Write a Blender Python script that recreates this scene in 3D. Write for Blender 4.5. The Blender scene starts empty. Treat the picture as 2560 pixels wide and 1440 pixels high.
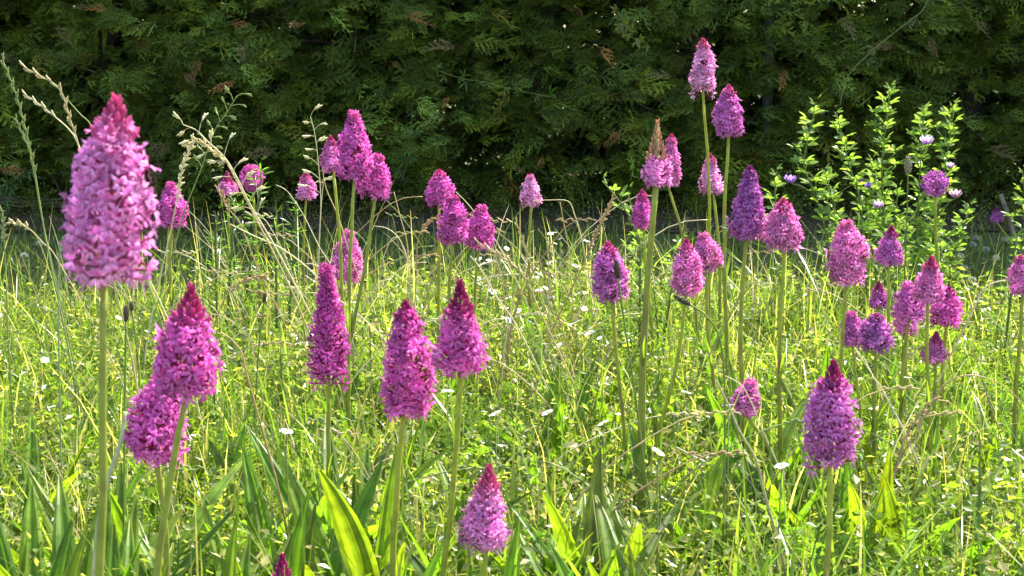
import bpy, math, random
import numpy as np
from mathutils import Vector, Matrix

# ------------------------------------------------------------------ camera, sky, sun, exposure
sc = bpy.context.scene
COL = sc.collection
CAM_H, FPX = 0.50, 3700.0                      # metres above the ground; focal length in photo pixels (2560 wide)
PITCH = math.atan(650.0 / FPX)
cam_d = bpy.data.cameras.new('camera')
cam = bpy.data.objects.new('camera', cam_d)
COL.objects.link(cam)
cam.location = (0, 0, CAM_H)
cam.rotation_euler = (math.pi / 2 - PITCH, 0, 0)
cam_d.sensor_width = 36.0
cam_d.lens = 36.0 * FPX / 2560.0
cam_d.clip_start, cam_d.clip_end = 0.02, 2000
cam_d.dof.use_dof = True
cam_d.dof.focus_distance = 2.0
cam_d.dof.aperture_fstop = 32
sc.camera = cam

SUN_EL, SUN_AZ = math.radians(54), math.radians(42)      # behind the hedge, to the right
w = bpy.data.worlds.new('World'); sc.world = w; w.use_nodes = True
nt = w.node_tree
sky = nt.nodes.new('ShaderNodeTexSky'); sky.sky_type = 'NISHITA'; sky.sun_disc = False
sky.sun_elevation = SUN_EL; sky.sun_rotation = SUN_AZ
nt.links.new(sky.outputs[0], nt.nodes['Background'].inputs[0])
nt.nodes['Background'].inputs[1].default_value = 0.15
S = Vector((math.sin(SUN_AZ) * math.cos(SUN_EL), math.cos(SUN_AZ) * math.cos(SUN_EL), math.sin(SUN_EL)))
sl = bpy.data.lights.new('sun', 'SUN'); sl.energy = 5.0; sl.angle = math.radians(0.5); sl.color = (1.0, 0.95, 0.86)
sun = bpy.data.objects.new('sun', sl); COL.objects.link(sun)
sun.rotation_euler = (-S).to_track_quat('-Z', 'Y').to_euler(); sun.location = S * 20
vs = sc.view_settings
vs.view_transform = 'Standard'; vs.look = 'None'; vs.gamma = 1.0; vs.use_curve_mapping = False
vs.exposure = 1.58
sc.cycles.max_bounces = 5; sc.cycles.transmission_bounces = 4; sc.cycles.diffuse_bounces = 4; sc.cycles.glossy_bounces = 2
sc.cycles.use_denoising = True; sc.cycles.use_adaptive_sampling = True; sc.cycles.adaptive_threshold = 0.02

rnd = random.Random(7)
rng = np.random.default_rng(11)
U = rnd.uniform

# ------------------------------------------------------------------ helpers
def at(px, py, d):
    """world point seen at photo pixel (px,py) standing d metres in front of the camera"""
    cp, sp = math.cos(PITCH), math.sin(PITCH)
    a, b = (px - 1280) / FPX, (720 - py) / FPX
    r = Vector((a, cp + b * sp, -sp + b * cp))
    return Vector((0, 0, CAM_H)) + r * (d / r.y)

def node(nt, t, **kw):
    n = nt.nodes.new(t)
    for k, v in kw.items(): setattr(n, k, v)
    return n

def plant_mat(name, trans=0.4, ttint=(1.35, 1.5, 0.5), rough=0.5, spec=0.35, var=0.25, scale=60.0):
    m = bpy.data.materials.new(name); m.use_nodes = True
    nt = m.node_tree; L = nt.links
    p = nt.nodes['Principled BSDF']; out = nt.nodes['Material Output']
    at_ = node(nt, 'ShaderNodeAttribute', attribute_name='col')
    oi = node(nt, 'ShaderNodeObjectInfo')
    mul = node(nt, 'ShaderNodeMix', data_type='RGBA', blend_type='MULTIPLY'); mul.inputs[0].default_value = 1
    L.new(at_.outputs['Color'], mul.inputs[6]); L.new(oi.outputs['Color'], mul.inputs[7])
    geo = node(nt, 'ShaderNodeNewGeometry')
    nz = node(nt, 'ShaderNodeTexNoise'); nz.inputs['Scale'].default_value = scale; nz.inputs['Detail'].default_value = 3
    L.new(geo.outputs['Position'], nz.inputs['Vector'])
    mr = node(nt, 'ShaderNodeMapRange'); mr.inputs[1].default_value = 0.3; mr.inputs[2].default_value = 0.7
    mr.inputs[3].default_value = 1 - var; mr.inputs[4].default_value = 1 + var
    L.new(nz.outputs['Fac'], mr.inputs[0])
    sc_ = node(nt, 'ShaderNodeVectorMath', operation='SCALE')
    L.new(mul.outputs[2], sc_.inputs[0]); L.new(mr.outputs[0], sc_.inputs['Scale'])
    L.new(sc_.outputs[0], p.inputs['Base Color'])
    p.inputs['Roughness'].default_value = rough
    p.inputs['Specular IOR Level'].default_value = spec
    if trans > 0:
        tm = node(nt, 'ShaderNodeVectorMath', operation='MULTIPLY'); tm.inputs[1].default_value = ttint
        L.new(sc_.outputs[0], tm.inputs[0])
        tr = node(nt, 'ShaderNodeBsdfTranslucent'); L.new(tm.outputs[0], tr.inputs[0])
        mx = node(nt, 'ShaderNodeMixShader'); mx.inputs[0].default_value = trans
        L.new(p.outputs[0], mx.inputs[1]); L.new(tr.outputs[0], mx.inputs[2])
        L.new(mx.outputs[0], out.inputs['Surface'])
    return m

M = dict(
    leaf=plant_mat('leaf_green', 0.5, (1.75, 2.1, 0.65), 0.30, 0.5, 0.35),
    plantain=plant_mat('plantain_leaf', 0.52, (1.95, 2.2, 0.45), 0.42, 0.35, 0.4, 55),
    blade=plant_mat('grass_blade', 0.45, (1.65, 1.95, 0.75), 0.32, 0.5, 0.3),
    straw=plant_mat('dry_straw', 0.3, (1.2, 1.15, 0.85), 0.5, 0.4, 0.2, 200),
    petal=plant_mat('orchid_petal', 0.5, (1.35, 0.95, 1.25), 0.6, 0.12, 0.2, 300),
    stem=plant_mat('green_stem', 0.2, (1.4, 1.5, 0.6), 0.5, 0.2, 0.2, 90),
    white=plant_mat('white_petal', 0.35, (1.0, 1.0, 0.95), 0.5, 0.3, 0.05, 100),
    cypress=plant_mat('cypress_foliage', 0.25, (1.5, 1.8, 0.6), 0.6, 0.15, 0.4, 9),
    bark=plant_mat('bark', 0.0, rough=0.85, spec=0.15, var=0.4, scale=40),
    wire=plant_mat('galvanised_wire', 0.0, rough=0.5, spec=0.5, var=0.2),
)

class T:
    """a small template: vertices, triangles, vertex colours"""
    def __init__(s): s.v, s.f, s.c = [], [], []
    def vert(s, p, c): s.v.append(tuple(p)); s.c.append(tuple(c)); return len(s.v) - 1
    def tri(s, a, b, c): s.f.append((a, b, c))
    def quad(s, a, b, c, d): s.f.append((a, b, c)); s.f.append((a, c, d))
    def strip(s, pts, wid, side, col, col2=None):
        """flat ribbon along pts, half widths wid"""
        prev = None; n = len(pts)
        for i, p in enumerate(pts):
            t = i / (n - 1); cc = col if col2 is None else tuple(col[k] * (1 - t) + col2[k] * t for k in range(3))
            p = Vector(p); sd = Vector(side) * wid[i]
            if wid[i] < 1e-5:
                k = s.vert(p, cc); cur = (k, k)
            else:
                cur = (s.vert(p - sd, cc), s.vert(p + sd, cc))
            if prev:
                if cur[0] == cur[1]: s.tri(prev[0], prev[1], cur[0])
                elif prev[0] == prev[1]: s.tri(prev[0], cur[1], cur[0])
                else: s.quad(prev[0], prev[1], cur[1], cur[0])
            prev = cur
    def tube(s, pts, rad, n=5, col=(1, 1, 1), col2=None, cap=True):
        pts = [Vector(p) for p in pts]; prev = None; m = len(pts)
        for i, p in enumerate(pts):
            d = (pts[min(i + 1, m - 1)] - pts[max(i - 1, 0)]).normalized()
            a = d.cross(Vector((0.3, 0.9, 0.1)) if abs(d.y) < 0.8 else Vector((1, 0, 0.2))).normalized(); b = d.cross(a)
            t = i / max(1, m - 1); cc = col if col2 is None else tuple(col[k] * (1 - t) + col2[k] * t for k in range(3))
            ring = [s.vert(p + (a * math.cos(2 * math.pi * k / n) + b * math.sin(2 * math.pi * k / n)) * rad[i], cc) for k in range(n)]
            if prev:
                for k in range(n): s.quad(prev[k], prev[(k + 1) % n], ring[(k + 1) % n], ring[k])
            prev = ring
        if cap:
            k0 = s.vert(pts[-1], col2 or col)
            for k in range(n): s.tri(prev[k], prev[(k + 1) % n], k0)
    def pod(s, a, b, r, n=5, col=(1, 1, 1), col2=None):
        """spindle from a to b"""
        a, b = Vector(a), Vector(b)
        s.tube([a, a.lerp(b, .25), a.lerp(b, .6), a.lerp(b, .88), b], [r * .35, r * .9, r, r * .55, r * .08], n, col, col2)
    def fan(s, centre, rim, cc, cr):
        k0 = s.vert(centre, cc); ks = [s.vert(p, cr) for p in rim]
        for i in range(len(ks) - 1): s.tri(k0, ks[i], ks[i + 1])
    def arrays(s): return np.array(s.v, dtype=np.float32), np.array(s.f, dtype=np.int32), np.array(s.c, dtype=np.float32)
    def mesh(s, name, mat, smooth=True): return np_mesh(name, *s.arrays(), mat, smooth)

def np_mesh(name, v, f, c, mat, smooth=True):
    me = bpy.data.meshes.new(name)
    n, m = len(v), len(f)
    me.vertices.add(n); me.vertices.foreach_set('co', np.ascontiguousarray(v, dtype=np.float32).ravel())
    me.loops.add(m * 3); me.loops.foreach_set('vertex_index', np.ascontiguousarray(f, dtype=np.int32).ravel())
    me.polygons.add(m); me.polygons.foreach_set('loop_start', np.arange(0, m * 3, 3, dtype=np.int32))
    me.polygons.foreach_set('use_smooth', np.full(m, smooth, dtype=bool))
    at_ = me.color_attributes.new('col', 'FLOAT_COLOR', 'POINT')
    cc = np.ones((n, 4), dtype=np.float32); cc[:, :3] = c
    at_.data.foreach_set('color', cc.ravel())
    me.materials.append(mat); me.update(calc_edges=True); me.validate()
    return me

def put(name, me, parent=None, loc=(0, 0, 0), mat4=None, color=None):
    o = bpy.data.objects.new(name, me); COL.objects.link(o)
    if parent is not None: o.parent = parent
    if mat4 is not None: o.matrix_basis = mat4
    else: o.location = loc
    if color is not None: o.color = (*color, 1)
    return o
def tag(o, label, cat=None, group=None, kind=None):
    o['label'] = label
    if cat: o['category'] = cat
    if group: o['group'] = group
    if kind: o['kind'] = kind
    return o
def thing(name, loc, label, cat, group=None):
    o = bpy.data.objects.new(name, None); COL.objects.link(o); o.location = loc; o.empty_display_size = .02
    return tag(o, label, cat, group)
def basis(y, z, s=1.0, sx=1.0, loc=(0, 0, 0)):
    """matrix with local +Y along y and +Z near z"""
    y = Vector(y).normalized(); z = Vector(z); x = y.cross(z)
    if x.length < 1e-6: x = y.cross(Vector((0.3, 0.5, 0.8)))
    x.normalize(); z = x.cross(y)
    m = Matrix(((x.x * s * sx, y.x * s, z.x * s, loc[0]), (x.y * s * sx, y.y * s, z.y * s, loc[1]), (x.z * s * sx, y.z * s, z.z * s, loc[2]), (0, 0, 0, 1)))
    return m
def nrm(a): return a / np.maximum(np.linalg.norm(a, axis=1, keepdims=True), 1e-9)
def np_basis(y, z, s, sx=None):
    y = nrm(y); x = nrm(np.cross(y, z)); z = np.cross(x, y)
    if sx is None: sx = np.ones(len(y))
    return np.stack([x * (s * sx)[:, None], y * s[:, None], z * s[:, None]], axis=2)
def scatter(temps, pick, R, O, tint):
    """copies of the templates baked into one big mesh"""
    vs_, fs_, cs_, off = [], [], [], 0
    for k, (v, f, c) in enumerate(temps):
        idx = np.where(pick == k)[0]
        if not len(idx): continue
        P = np.einsum('nij,vj->nvi', R[idx], v) + O[idx][:, None, :]
        vs_.append(P.reshape(-1, 3)); cs_.append((c[None] * tint[idx][:, None, :]).reshape(-1, 3))
        fs_.append((f[None] + (np.arange(len(idx)) * len(v))[:, None, None]).reshape(-1, 3) + off)
        off += len(idx) * len(v)
    return np.concatenate(vs_), np.concatenate(fs_), np.concatenate(cs_)
def blades(O, h, wid, az, bend, lean, tint, tip, seg=4):
    """curved grass blades, all arrays of length N"""
    N = len(O); t = np.linspace(0, 1, seg + 1)
    dx, dy = np.cos(az), np.sin(az)
    out = (lean[:, None] * t + bend[:, None] * t ** 2) * h[:, None]
    z = h[:, None] * (t - .35 * np.clip(bend, 0, 2)[:, None] * t ** 2.5)
    ctr = np.stack([O[:, 0:1] + dx[:, None] * out, O[:, 1:2] + dy[:, None] * out, O[:, 2:3] + z], axis=2)
    fa = az + math.pi / 2 + rng.uniform(-.7, .7, N)
    side = np.stack([np.cos(fa), np.sin(fa), np.zeros(N)], axis=1)
    prof = np.clip((1 - t ** 2.2), .06, 1) * (.75 + .25 * np.minimum(1, t * 4))
    wd = wid[:, None] * prof
    a = ctr - side[:, None] * wd[..., None]; b = ctr + side[:, None] * wd[..., None]
    V = np.stack([a, b], axis=2).reshape(N, -1, 3)
    f = []
    for i in range(seg):
        p = 2 * i; f += [(p, p + 1, p + 3), (p, p + 3, p + 2)]
    F = (np.array(f)[None] + (np.arange(N) * 2 * (seg + 1))[:, None, None]).reshape(-1, 3)
    mixt = (t ** 1.5)[None, :, None]
    Cc = tint[:, None] * (1 - mixt) + tip[:, None] * mixt
    C = np.repeat(Cc, 2, axis=1).reshape(-1, 3)
    return V.reshape(-1, 3), F, C
def lump(x, y, seed, f):
    r = np.random.default_rng(seed); o = np.zeros_like(x, dtype=float)
    for k in range(5):
        a = r.uniform(0, 6.28); ff = f * r.uniform(.6, 1.9); o += np.sin((x * np.cos(a) + y * np.sin(a)) * ff * 6.28 + r.uniform(0, 6.28))
    return o / 5

# ------------------------------------------------------------------ ground
def ground_mat():
    m = bpy.data.materials.new('turf_soil'); m.use_nodes = True; nt = m.node_tree; L = nt.links
    p = nt.nodes['Principled BSDF']; geo = node(nt, 'ShaderNodeNewGeometry')
    a = node(nt, 'ShaderNodeTexNoise'); a.inputs['Scale'].default_value = 45; a.inputs['Detail'].default_value = 6
    b = node(nt, 'ShaderNodeTexNoise'); b.inputs['Scale'].default_value = 2.2; b.inputs['Detail'].default_value = 4
    for n in (a, b): L.new(geo.outputs['Position'], n.inputs['Vector'])
    r1 = node(nt, 'ShaderNodeValToRGB'); r1.color_ramp.elements[0].position = .35; r1.color_ramp.elements[1].position = .65
    r1.color_ramp.elements[0].color = (.035, .03, .016, 1); r1.color_ramp.elements[1].color = (.07, .10, .025, 1)
    e = r1.color_ramp.elements.new(.5); e.color = (.05, .055, .02, 1)
    L.new(a.outputs['Fac'], r1.inputs[0])
    mx = node(nt, 'ShaderNodeMix', data_type='RGBA', blend_type='MIX'); mx.inputs[7].default_value = (.11, .15, .025, 1)
    L.new(r1.outputs[0], mx.inputs[6]); L.new(b.outputs['Fac'], mx.inputs[0]); L.new(mx.outputs[2], p.inputs['Base Color'])
    bp = node(nt, 'ShaderNodeBump'); bp.inputs['Strength'].default_value = .8; bp.inputs['Distance'].default_value = .01
    L.new(a.outputs['Fac'], bp.inputs['Height']); L.new(bp.outputs[0], p.inputs['Normal'])
    p.inputs['Roughness'].default_value = .9
    return m
gv = np.array([(-300, -300, 0), (300, -300, 0), (300, 300, 0), (-300, 300, 0)], dtype=float)
g = put('ground', np_mesh('ground', gv, np.array([(0, 1, 2), (0, 2, 3)]), np.ones((4, 3)), ground_mat()))
tag(g, 'grassy ground under the meadow and the hedge', None, None, 'structure')

nx = 120; xs = np.linspace(-6, 6, nx); y0 = 3.62 + .07 * lump(xs, xs * 0, 51, .8) + .04 * lump(xs, xs * 0, 52, 3)
sv = np.concatenate([np.stack([xs, y0, np.full(nx, .004)], 1), np.stack([xs, np.full(nx, 5.1), np.full(nx, .004)], 1)]); sf = []
for i in range(nx - 1): sf += [(i, i + 1, nx + i + 1), (i, nx + i + 1, nx + i)]
soil = plant_mat('soil_litter', 0, rough=.95, spec=.1, var=.55, scale=55)
tag(put('soil_strip', np_mesh('soil_strip', sv, np.array(sf), np.tile(np.array([[.10, .068, .042]]), (2 * nx, 1)), soil)), 'bare brown soil under the foot of the hedge', None, None, 'structure')
# ------------------------------------------------------------------ cypress hedge
HY0, HY1, HH, HX = 3.92, 4.95, 2.65, 4.2
def make_spray(seed, n=11, sub=4, wb=.021):
    r = random.Random(seed); t = T()
    curve = r.uniform(-.4, .4); droop = r.uniform(.05, .5)
    def axis(u): return Vector((curve * u * u, u, -droop * u * u))
    tip, old_shade = (1.6, 1.65, 1.2), (.48, .46, .42)  # fresh tips and older growth, contrast widened to paint in light and shade
    t.strip([axis(u) for u in (0, .35, .7, 1)], [.012, .011, .009, .002], (1, 0, 0), (.9, .55, .35), tip)
    for i in range(n):
        u = .08 + .9 * i / n; sgn = 1 if i % 2 else -1
        Ln = (.50 * (1 - u) ** .75 + .07) * r.uniform(.75, 1.15)
        ang = math.radians(r.uniform(32, 52)); p = axis(u)
        d = Vector((sgn * math.sin(ang), math.cos(ang), r.uniform(-.25, .15)))
        q = p + d * Ln * .55; e = p + d * Ln + Vector((0, .06 * Ln, -.12 * Ln))
        sd = Vector((d.y, -d.x, r.uniform(-.3, .3))).normalized()
        t.strip([p, q, e], [wb * .8, wb, 0], sd, old_shade, tip)
        for j in range(sub):
            v = .15 + .8 * j / sub; s2 = 1 if j % 2 else -1
            b = p.lerp(e, v); l2 = Ln * .42 * (1 - v * .6) * r.uniform(.7, 1.2)
            a2 = math.atan2(d.x, d.y) + s2 * math.radians(r.uniform(28, 50))
            d2 = Vector((math.sin(a2), math.cos(a2), r.uniform(-.3, .2)))
            sd2 = Vector((d2.y, -d2.x, r.uniform(-.4, .4))).normalized()
            t.strip([b, b + d2 * l2 * .55, b + d2 * l2], [0, wb * .9, 0], sd2, old_shade, tip)
    return t
spray_T = [make_spray(100 + i) for i in range(6)]
spray_A = [t.arrays() for t in spray_T]
coarse_A = [make_spray(200 + i, 9, 0, .034).arrays() for i in range(4)]
hedge = thing('conifer_hedge', (0, 4.4, 0), 'tall dark green clipped cypress hedge running along the back of the meadow', 'hedge')
HO = Vector((0, 4.4, 0))

def front_y(x, z):
    y = HY0 + .15 * lump(x, z * 1.6, 5, 1.1) + .11 * lump(x, z * 1.7, 6, 2.8)
    return y + .22 * np.exp(-(z / .10) ** 2) + .12 * np.clip(z - 1.6, 0, 3) ** 2 * .4
HOLES = [(1200, 385, 150, 30), (1130, 405, 70, 26), (1750, 110, 90, 34), (2430, 250, 100, 36), (1420, 325, 50, 34), (2370, 450, 60, 20), (1470, 325, 40, 20), (980, 350, 40, 16)]
HOLE_W = []
for (px, py, rx, ry) in HOLES:
    a = at(px, py, 3.95); HOLE_W.append((a.x, a.z, rx * .8 * 3.95 / FPX, ry * .8 * 3.95 / FPX))
def hole(x, z, y, k=1.0):
    m = np.zeros(len(x), bool); q = 3.95 / y; x = x * q; z = CAM_H + (z - CAM_H) * q
    for (hx, hz, rx, rz) in HOLE_W: m |= ((x - hx) / (rx * k)) ** 2 + ((z - hz) / (rz * k)) ** 2 < 1
    return m
def spray_dirs(n, out=-1.0):
    d = np.stack([rng.normal(0, .85, n), out * rng.uniform(.15, 1.0, n), rng.normal(.05, .26, n)], axis=1)
    z = np.stack([rng.normal(0, .35, n), out * rng.uniform(.1, 1.0, n), rng.uniform(.2, 1.2, n)], axis=1)
    return nrm(d), z
def green_tint(n, base=(.108, .148, .030)):
    t = np.array(base)[None] * np.exp(rng.normal(0, .38, n))[:, None]
    k = rng.random(n)
    t[k < .22] *= np.array([1.45, 1.25, .8]); t[k > .92] *= np.array([1.5, 1.0, .85])
    return t
# fine sprays on the face that is seen
N = 14600
x = rng.uniform(-2.1, 2.1, N); z = np.abs(rng.uniform(-.01, .85, N)); dep = rng.exponential(.11, N)
xin = np.abs(x) < 1.75
keep = (lump(x, z * 2.0, 8, 3.2) + .5 * lump(x, z * 1.5, 9, 6.0) + rng.normal(0, .3, N) > -.22) & (xin | (rng.random(N) < .5)) & ~(hole(x, z, HY0 + dep) & (rng.random(N) < .88))
x, z, dep = x[keep], z[keep], dep[keep]; N = len(x)
y = front_y(x, z) + dep
D, Z = spray_dirs(N)
size = rng.uniform(.045, .105, N)
O = np.stack([x, y, z], axis=1) - D * (size * .6)[:, None]
O[:, 2] = np.maximum(O[:, 2], .012)
low = O[:, 2] + D[:, 2] * size < .02
D[low, 2] = np.abs(D[low, 2]) + .05
tint = green_tint(N)
R = np_basis(D, Z, size, rng.uniform(.75, 1.1, N)); pick = rng.integers(0, 6, N)
# the 300 that show largest are parts of their own
vis = np.where((dep < .07) & (np.abs(x) < 1.36) & (z < .56) & (z > .02))[0]
vis = vis[np.argsort(-size[vis])][:300]
spray_M = [t.mesh('spray', M['cypress']) for t in spray_T]
for i in vis:
    m4 = Matrix([[*R[i][0], O[i][0]], [*R[i][1], O[i][1] - HO.y], [*R[i][2], O[i][2]], [0, 0, 0, 1]])
    put('spray', spray_M[pick[i]], hedge, mat4=m4, color=tint[i])
rest = np.setdiff1d(np.arange(N), vis)
parts = [scatter(spray_A, pick[rest], R[rest], O[rest], tint[rest])]
# coarser sprays: the body, the top, the back and the ends of the hedge
def body(N, xs, ys, zs, smin, smax, out):
    x = rng.uniform(*xs, N); z = rng.uniform(*zs, N); y = rng.uniform(*ys, N)
    k = ~(hole(x, z, y, 1.0) & (rng.random(N) < .82)); x, y, z = x[k], y[k], z[k]; N = len(x)
    D, Z = spray_dirs(N, out); s = rng.uniform(smin, smax, N)
    O = np.stack([x, np.maximum(y, front_y(x, z) + .05), z], axis=1)
    O[:, 2] = np.maximum(O[:, 2], .02); l = O[:, 2] + D[:, 2] * s * 1.0 < .02; D[l, 2] = np.abs(D[l, 2]) + .05
    return scatter(coarse_A, rng.integers(0, 4, N), np_basis(D, Z, s, rng.uniform(.8, 1.2, N)), O, green_tint(N))
parts.append(body(3400, (-HX, HX), (HY0, HY0 + .25), (.75, HH), .15, .28, -1))
parts.append(body(2600, (-HX, HX), (HY0 + .15, HY1 - .1), (.9, HH), .22, .38, -1))
parts.append(body(4300, (-HX, HX), (HY1 - .35, HY1), (.02, HH), .18, .32, 1))
parts.append(body(6200, (-2.4, 2.4), (HY1 - .4, HY1), (.02, 1.3), .18, .32, 1))
parts.append(body(3000, (-HX, HX), (HY0 + .3, HY1 - .3), (.02, 1.2), .16, .28, -1))
parts.append(body(500, (-HX, -1.9), (HY0, HY0 + .3), (.02, .8), .14, .26, -1))
parts.append(body(500, (1.9, HX), (HY0, HY0 + .3), (.02, .8), .14, .26, -1))
def cat(parts):
    off = 0; f = []
    for p in parts: f.append(p[1] + off); off += len(p[0])
    return np.concatenate([p[0] for p in parts]), np.concatenate(f), np.concatenate([p[2] for p in parts])
v, f, c = cat(parts); v = v - np.array(HO)
fo = put('foliage', np_mesh('foliage', v, f, c, M['cypress']), hedge); fo['kind'] = 'stuff'
# trunks and branches
r = random.Random(3)
for i in range(-6, 7):
    t = T(); x0 = i * .62 + r.uniform(-.1, .1); p = [Vector((x0 + r.uniform(-.05, .05) * k, r.uniform(-.04, .04) - .02, .45 * k)) for k in range(6)]
    t.tube(p, [.050, .040, .034, .028, .02, .012], 7, (.075, .055, .038))
    put('trunk', t.mesh('trunk', M['bark']), hedge)
for i in range(90):
    t = T(); x0 = r.uniform(-2.2, 2.2); z0 = r.uniform(.05, 1.1); d = Vector((r.uniform(-.8, .8), -1, r.uniform(.0, .55)))
    y0 = r.uniform(-.1, .05); p = [Vector((x0, y0, z0)) + d * (k * .11) + Vector((r.uniform(-.02, .02), 0, r.uniform(-.02, .02) - .006 * k * k)) for k in range(5)]
    t.tube(p, [.007, .0055, .004, .003, .0015], 4, (.085, .06, .042))
    put('branch', t.mesh('branch', M['bark']), hedge)
# dead sprays, each where the photograph shows one
DEAD = [(250, 18, 60, 1), (205, 15, 40, 0), (150, 78, 70, 0), (600, 125, 60, 0), (590, 60, 50, 1), (490, 165, 60, 1), (565, 212, 70, 1), (468, 192, 50, 0), (1035, 40, 70, 1), (1112, 110, 80, 0),
        (988, 158, 50, 1), (1450, 22, 80, 1), (1512, 130, 85, 1), (1355, 400, 45, 1), (1268, 450, 80, 1), (1290, 420, 50, 0), (385, 425, 90, 0), (398, 372, 70, 0), (1960, 190, 60, 1), (2215, 112, 60, 0),
        (2330, 110, 60, 0), (2500, 375, 100, 0), (20, 145, 50, 0), (660, 380, 60, 0), (1115, 250, 40, 1), (1540, 340, 50, 1), (1660, 185, 60, 0), (2120, 60, 60, 0), (1080, 320, 40, 0), (40, 425, 60, 1), (2450, 60, 60, 0), (730, 60, 40, 1)]
for (px, py, sz, br) in DEAD:
    p = at(px, py, 3.90); yy = float(front_y(np.array([p.x]), np.array([p.z]))[0]) - .07; p = at(px, py, yy)
    s = sz * 1.15 * r.uniform(.7, 1.1) * yy / FPX; d = Vector((r.uniform(-1, 1), -.35, r.uniform(-.9, .25)))
    col = (.42, .19, .075) if br else (.23, .15, .085); k = r.uniform(.7, 1.15)
    m4 = basis(d, Vector((r.uniform(-.4, .4), -1, .3)), s, .6, p - HO - d.normalized() * s * .4)
    o = put('dead_spray', spray_M[r.randrange(6)], hedge, mat4=m4, color=[a * k for a in col])
    o['label'] = 'dead orange-brown cypress spray hanging in the hedge' if br else 'dead dull brown cypress spray in the hedge'

# wire fence inside the hedge, seen through its gaps
fence = thing('chain_link_fence', (0, 4.17, 0), 'dark wire chain-link fence showing through gaps in the hedge', 'fence')
t = T(); pitch = .032
for k in range(int(4.4 / pitch)):
    x0 = -2.2 + k * pitch; n = int(1.0 / pitch)
    t.tube([Vector((x0 + (pitch * .52 if j % 2 else -pitch * .02), .002 if (j + k) % 2 else -.002, .03 + j * pitch * .95)) for j in range(n)], [.0009] * n, 3, (.09, .10, .09), cap=False)
o = put('wire_mesh', t.mesh('wire_mesh', M['wire']), fence); o['kind'] = 'stuff'
for x0 in (-2.2, 0.72, 2.2):
    t = T(); t.tube([(x0, .03, 0), (x0, .03, .55), (x0, .03, 1.08)], [.016] * 3, 8, (.08, .10, .085)); put('post', t.mesh('post', M['wire']), fence)

# ------------------------------------------------------------------ meadow turf (uncountable)
def edge(x): return 2.46 + .07 * np.sin(x * 7 + 1) - .30 * np.clip((x - .62) / .15, 0, 1) - .22 * np.clip((-.5 - x) / .15, 0, 1)
def field(n, y0, y1, side=.45):
    y = np.sqrt(rng.uniform(y0 ** 2, y1 ** 2, n * 2)); half = .36 * y + side
    x = rng.uniform(-1, 1, n * 2) * half
    inside = np.abs(x) < .36 * y + .06
    k = inside | (rng.random(n * 2) < .4)
    return x[k][:n], y[k][:n]
def tints(n, cols, wts, jit=.22):
    cols = np.array(cols); k = rng.choice(len(cols), n, p=np.array(wts) / sum(wts))
    return cols[k] * np.exp(rng.normal(0, jit, n))[:, None]
GREENS = [(.11, .18, .026), (.17, .225, .04), (.08, .14, .03), (.22, .25, .065), (.36, .31, .13)]
x, y = field(36000, .5, 2.62); k = (y < edge(x)) & (lump(x, y, 21, 1.7) + rng.normal(0, .4, len(x)) > -.45); x, y = x[k], y[k]; N = len(x)
tc = rng.integers(0, N, 420); cl = rng.integers(0, 420, N); m_ = rng.random(N) < .42; x[m_] = x[tc[cl[m_]]] + rng.normal(0, .011, m_.sum()); y[m_] = y[tc[cl[m_]]] + rng.normal(0, .011, m_.sum())
hh = rng.gamma(4, .018, N) + .025; hh = np.minimum(hh, .20) * (1 + .25 * lump(x, y, 22, 1.2)); straw = rng.random(N) < .2
tn = tints(N, GREENS[:4], (4, 3, 3, 2)); tn[straw] = tints(straw.sum(), [(.42, .36, .17), (.34, .27, .12)], (2, 1))
tip = tn * np.array([1.35, 1.2, 1.0]); V1 = blades(np.stack([x, y, np.zeros(N) - .002], 1), hh, rng.uniform(.0007, .0021, N), rng.uniform(0, 6.28, N), rng.gamma(2, .22, N), rng.normal(0, .16, N), tn, tip)
N = 1500; x = rng.uniform(-1.5, 1.5, N); y = edge(x) - rng.gamma(1.5, .12, N); hh = rng.uniform(.10, .25, N) * (1 + .3 * lump(x, y, 23, 1.4)); tn = tints(N, [(.17, .24, .06), (.46, .40, .2), (.24, .28, .09)], (3, 3, 2))
V2 = blades(np.stack([x, y, np.zeros(N) - .002], 1), hh, rng.uniform(.0006, .0016, N), rng.uniform(0, 6.28, N), rng.gamma(2, .2, N), rng.normal(0, .2, N), tn, tn * np.array([1.3, 1.2, 1.1]), 5)
off = len(V1[0]); V1 = (np.concatenate([V1[0], V2[0]]), np.concatenate([V1[1], V2[1] + off]), np.concatenate([V1[2], V2[2]]))
tag(put('meadow_grass', np_mesh('meadow_grass', *V1, M['blade'])), 'fine mixed green and straw grass blades filling the sunny meadow', 'grass', None, 'stuff')
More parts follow.
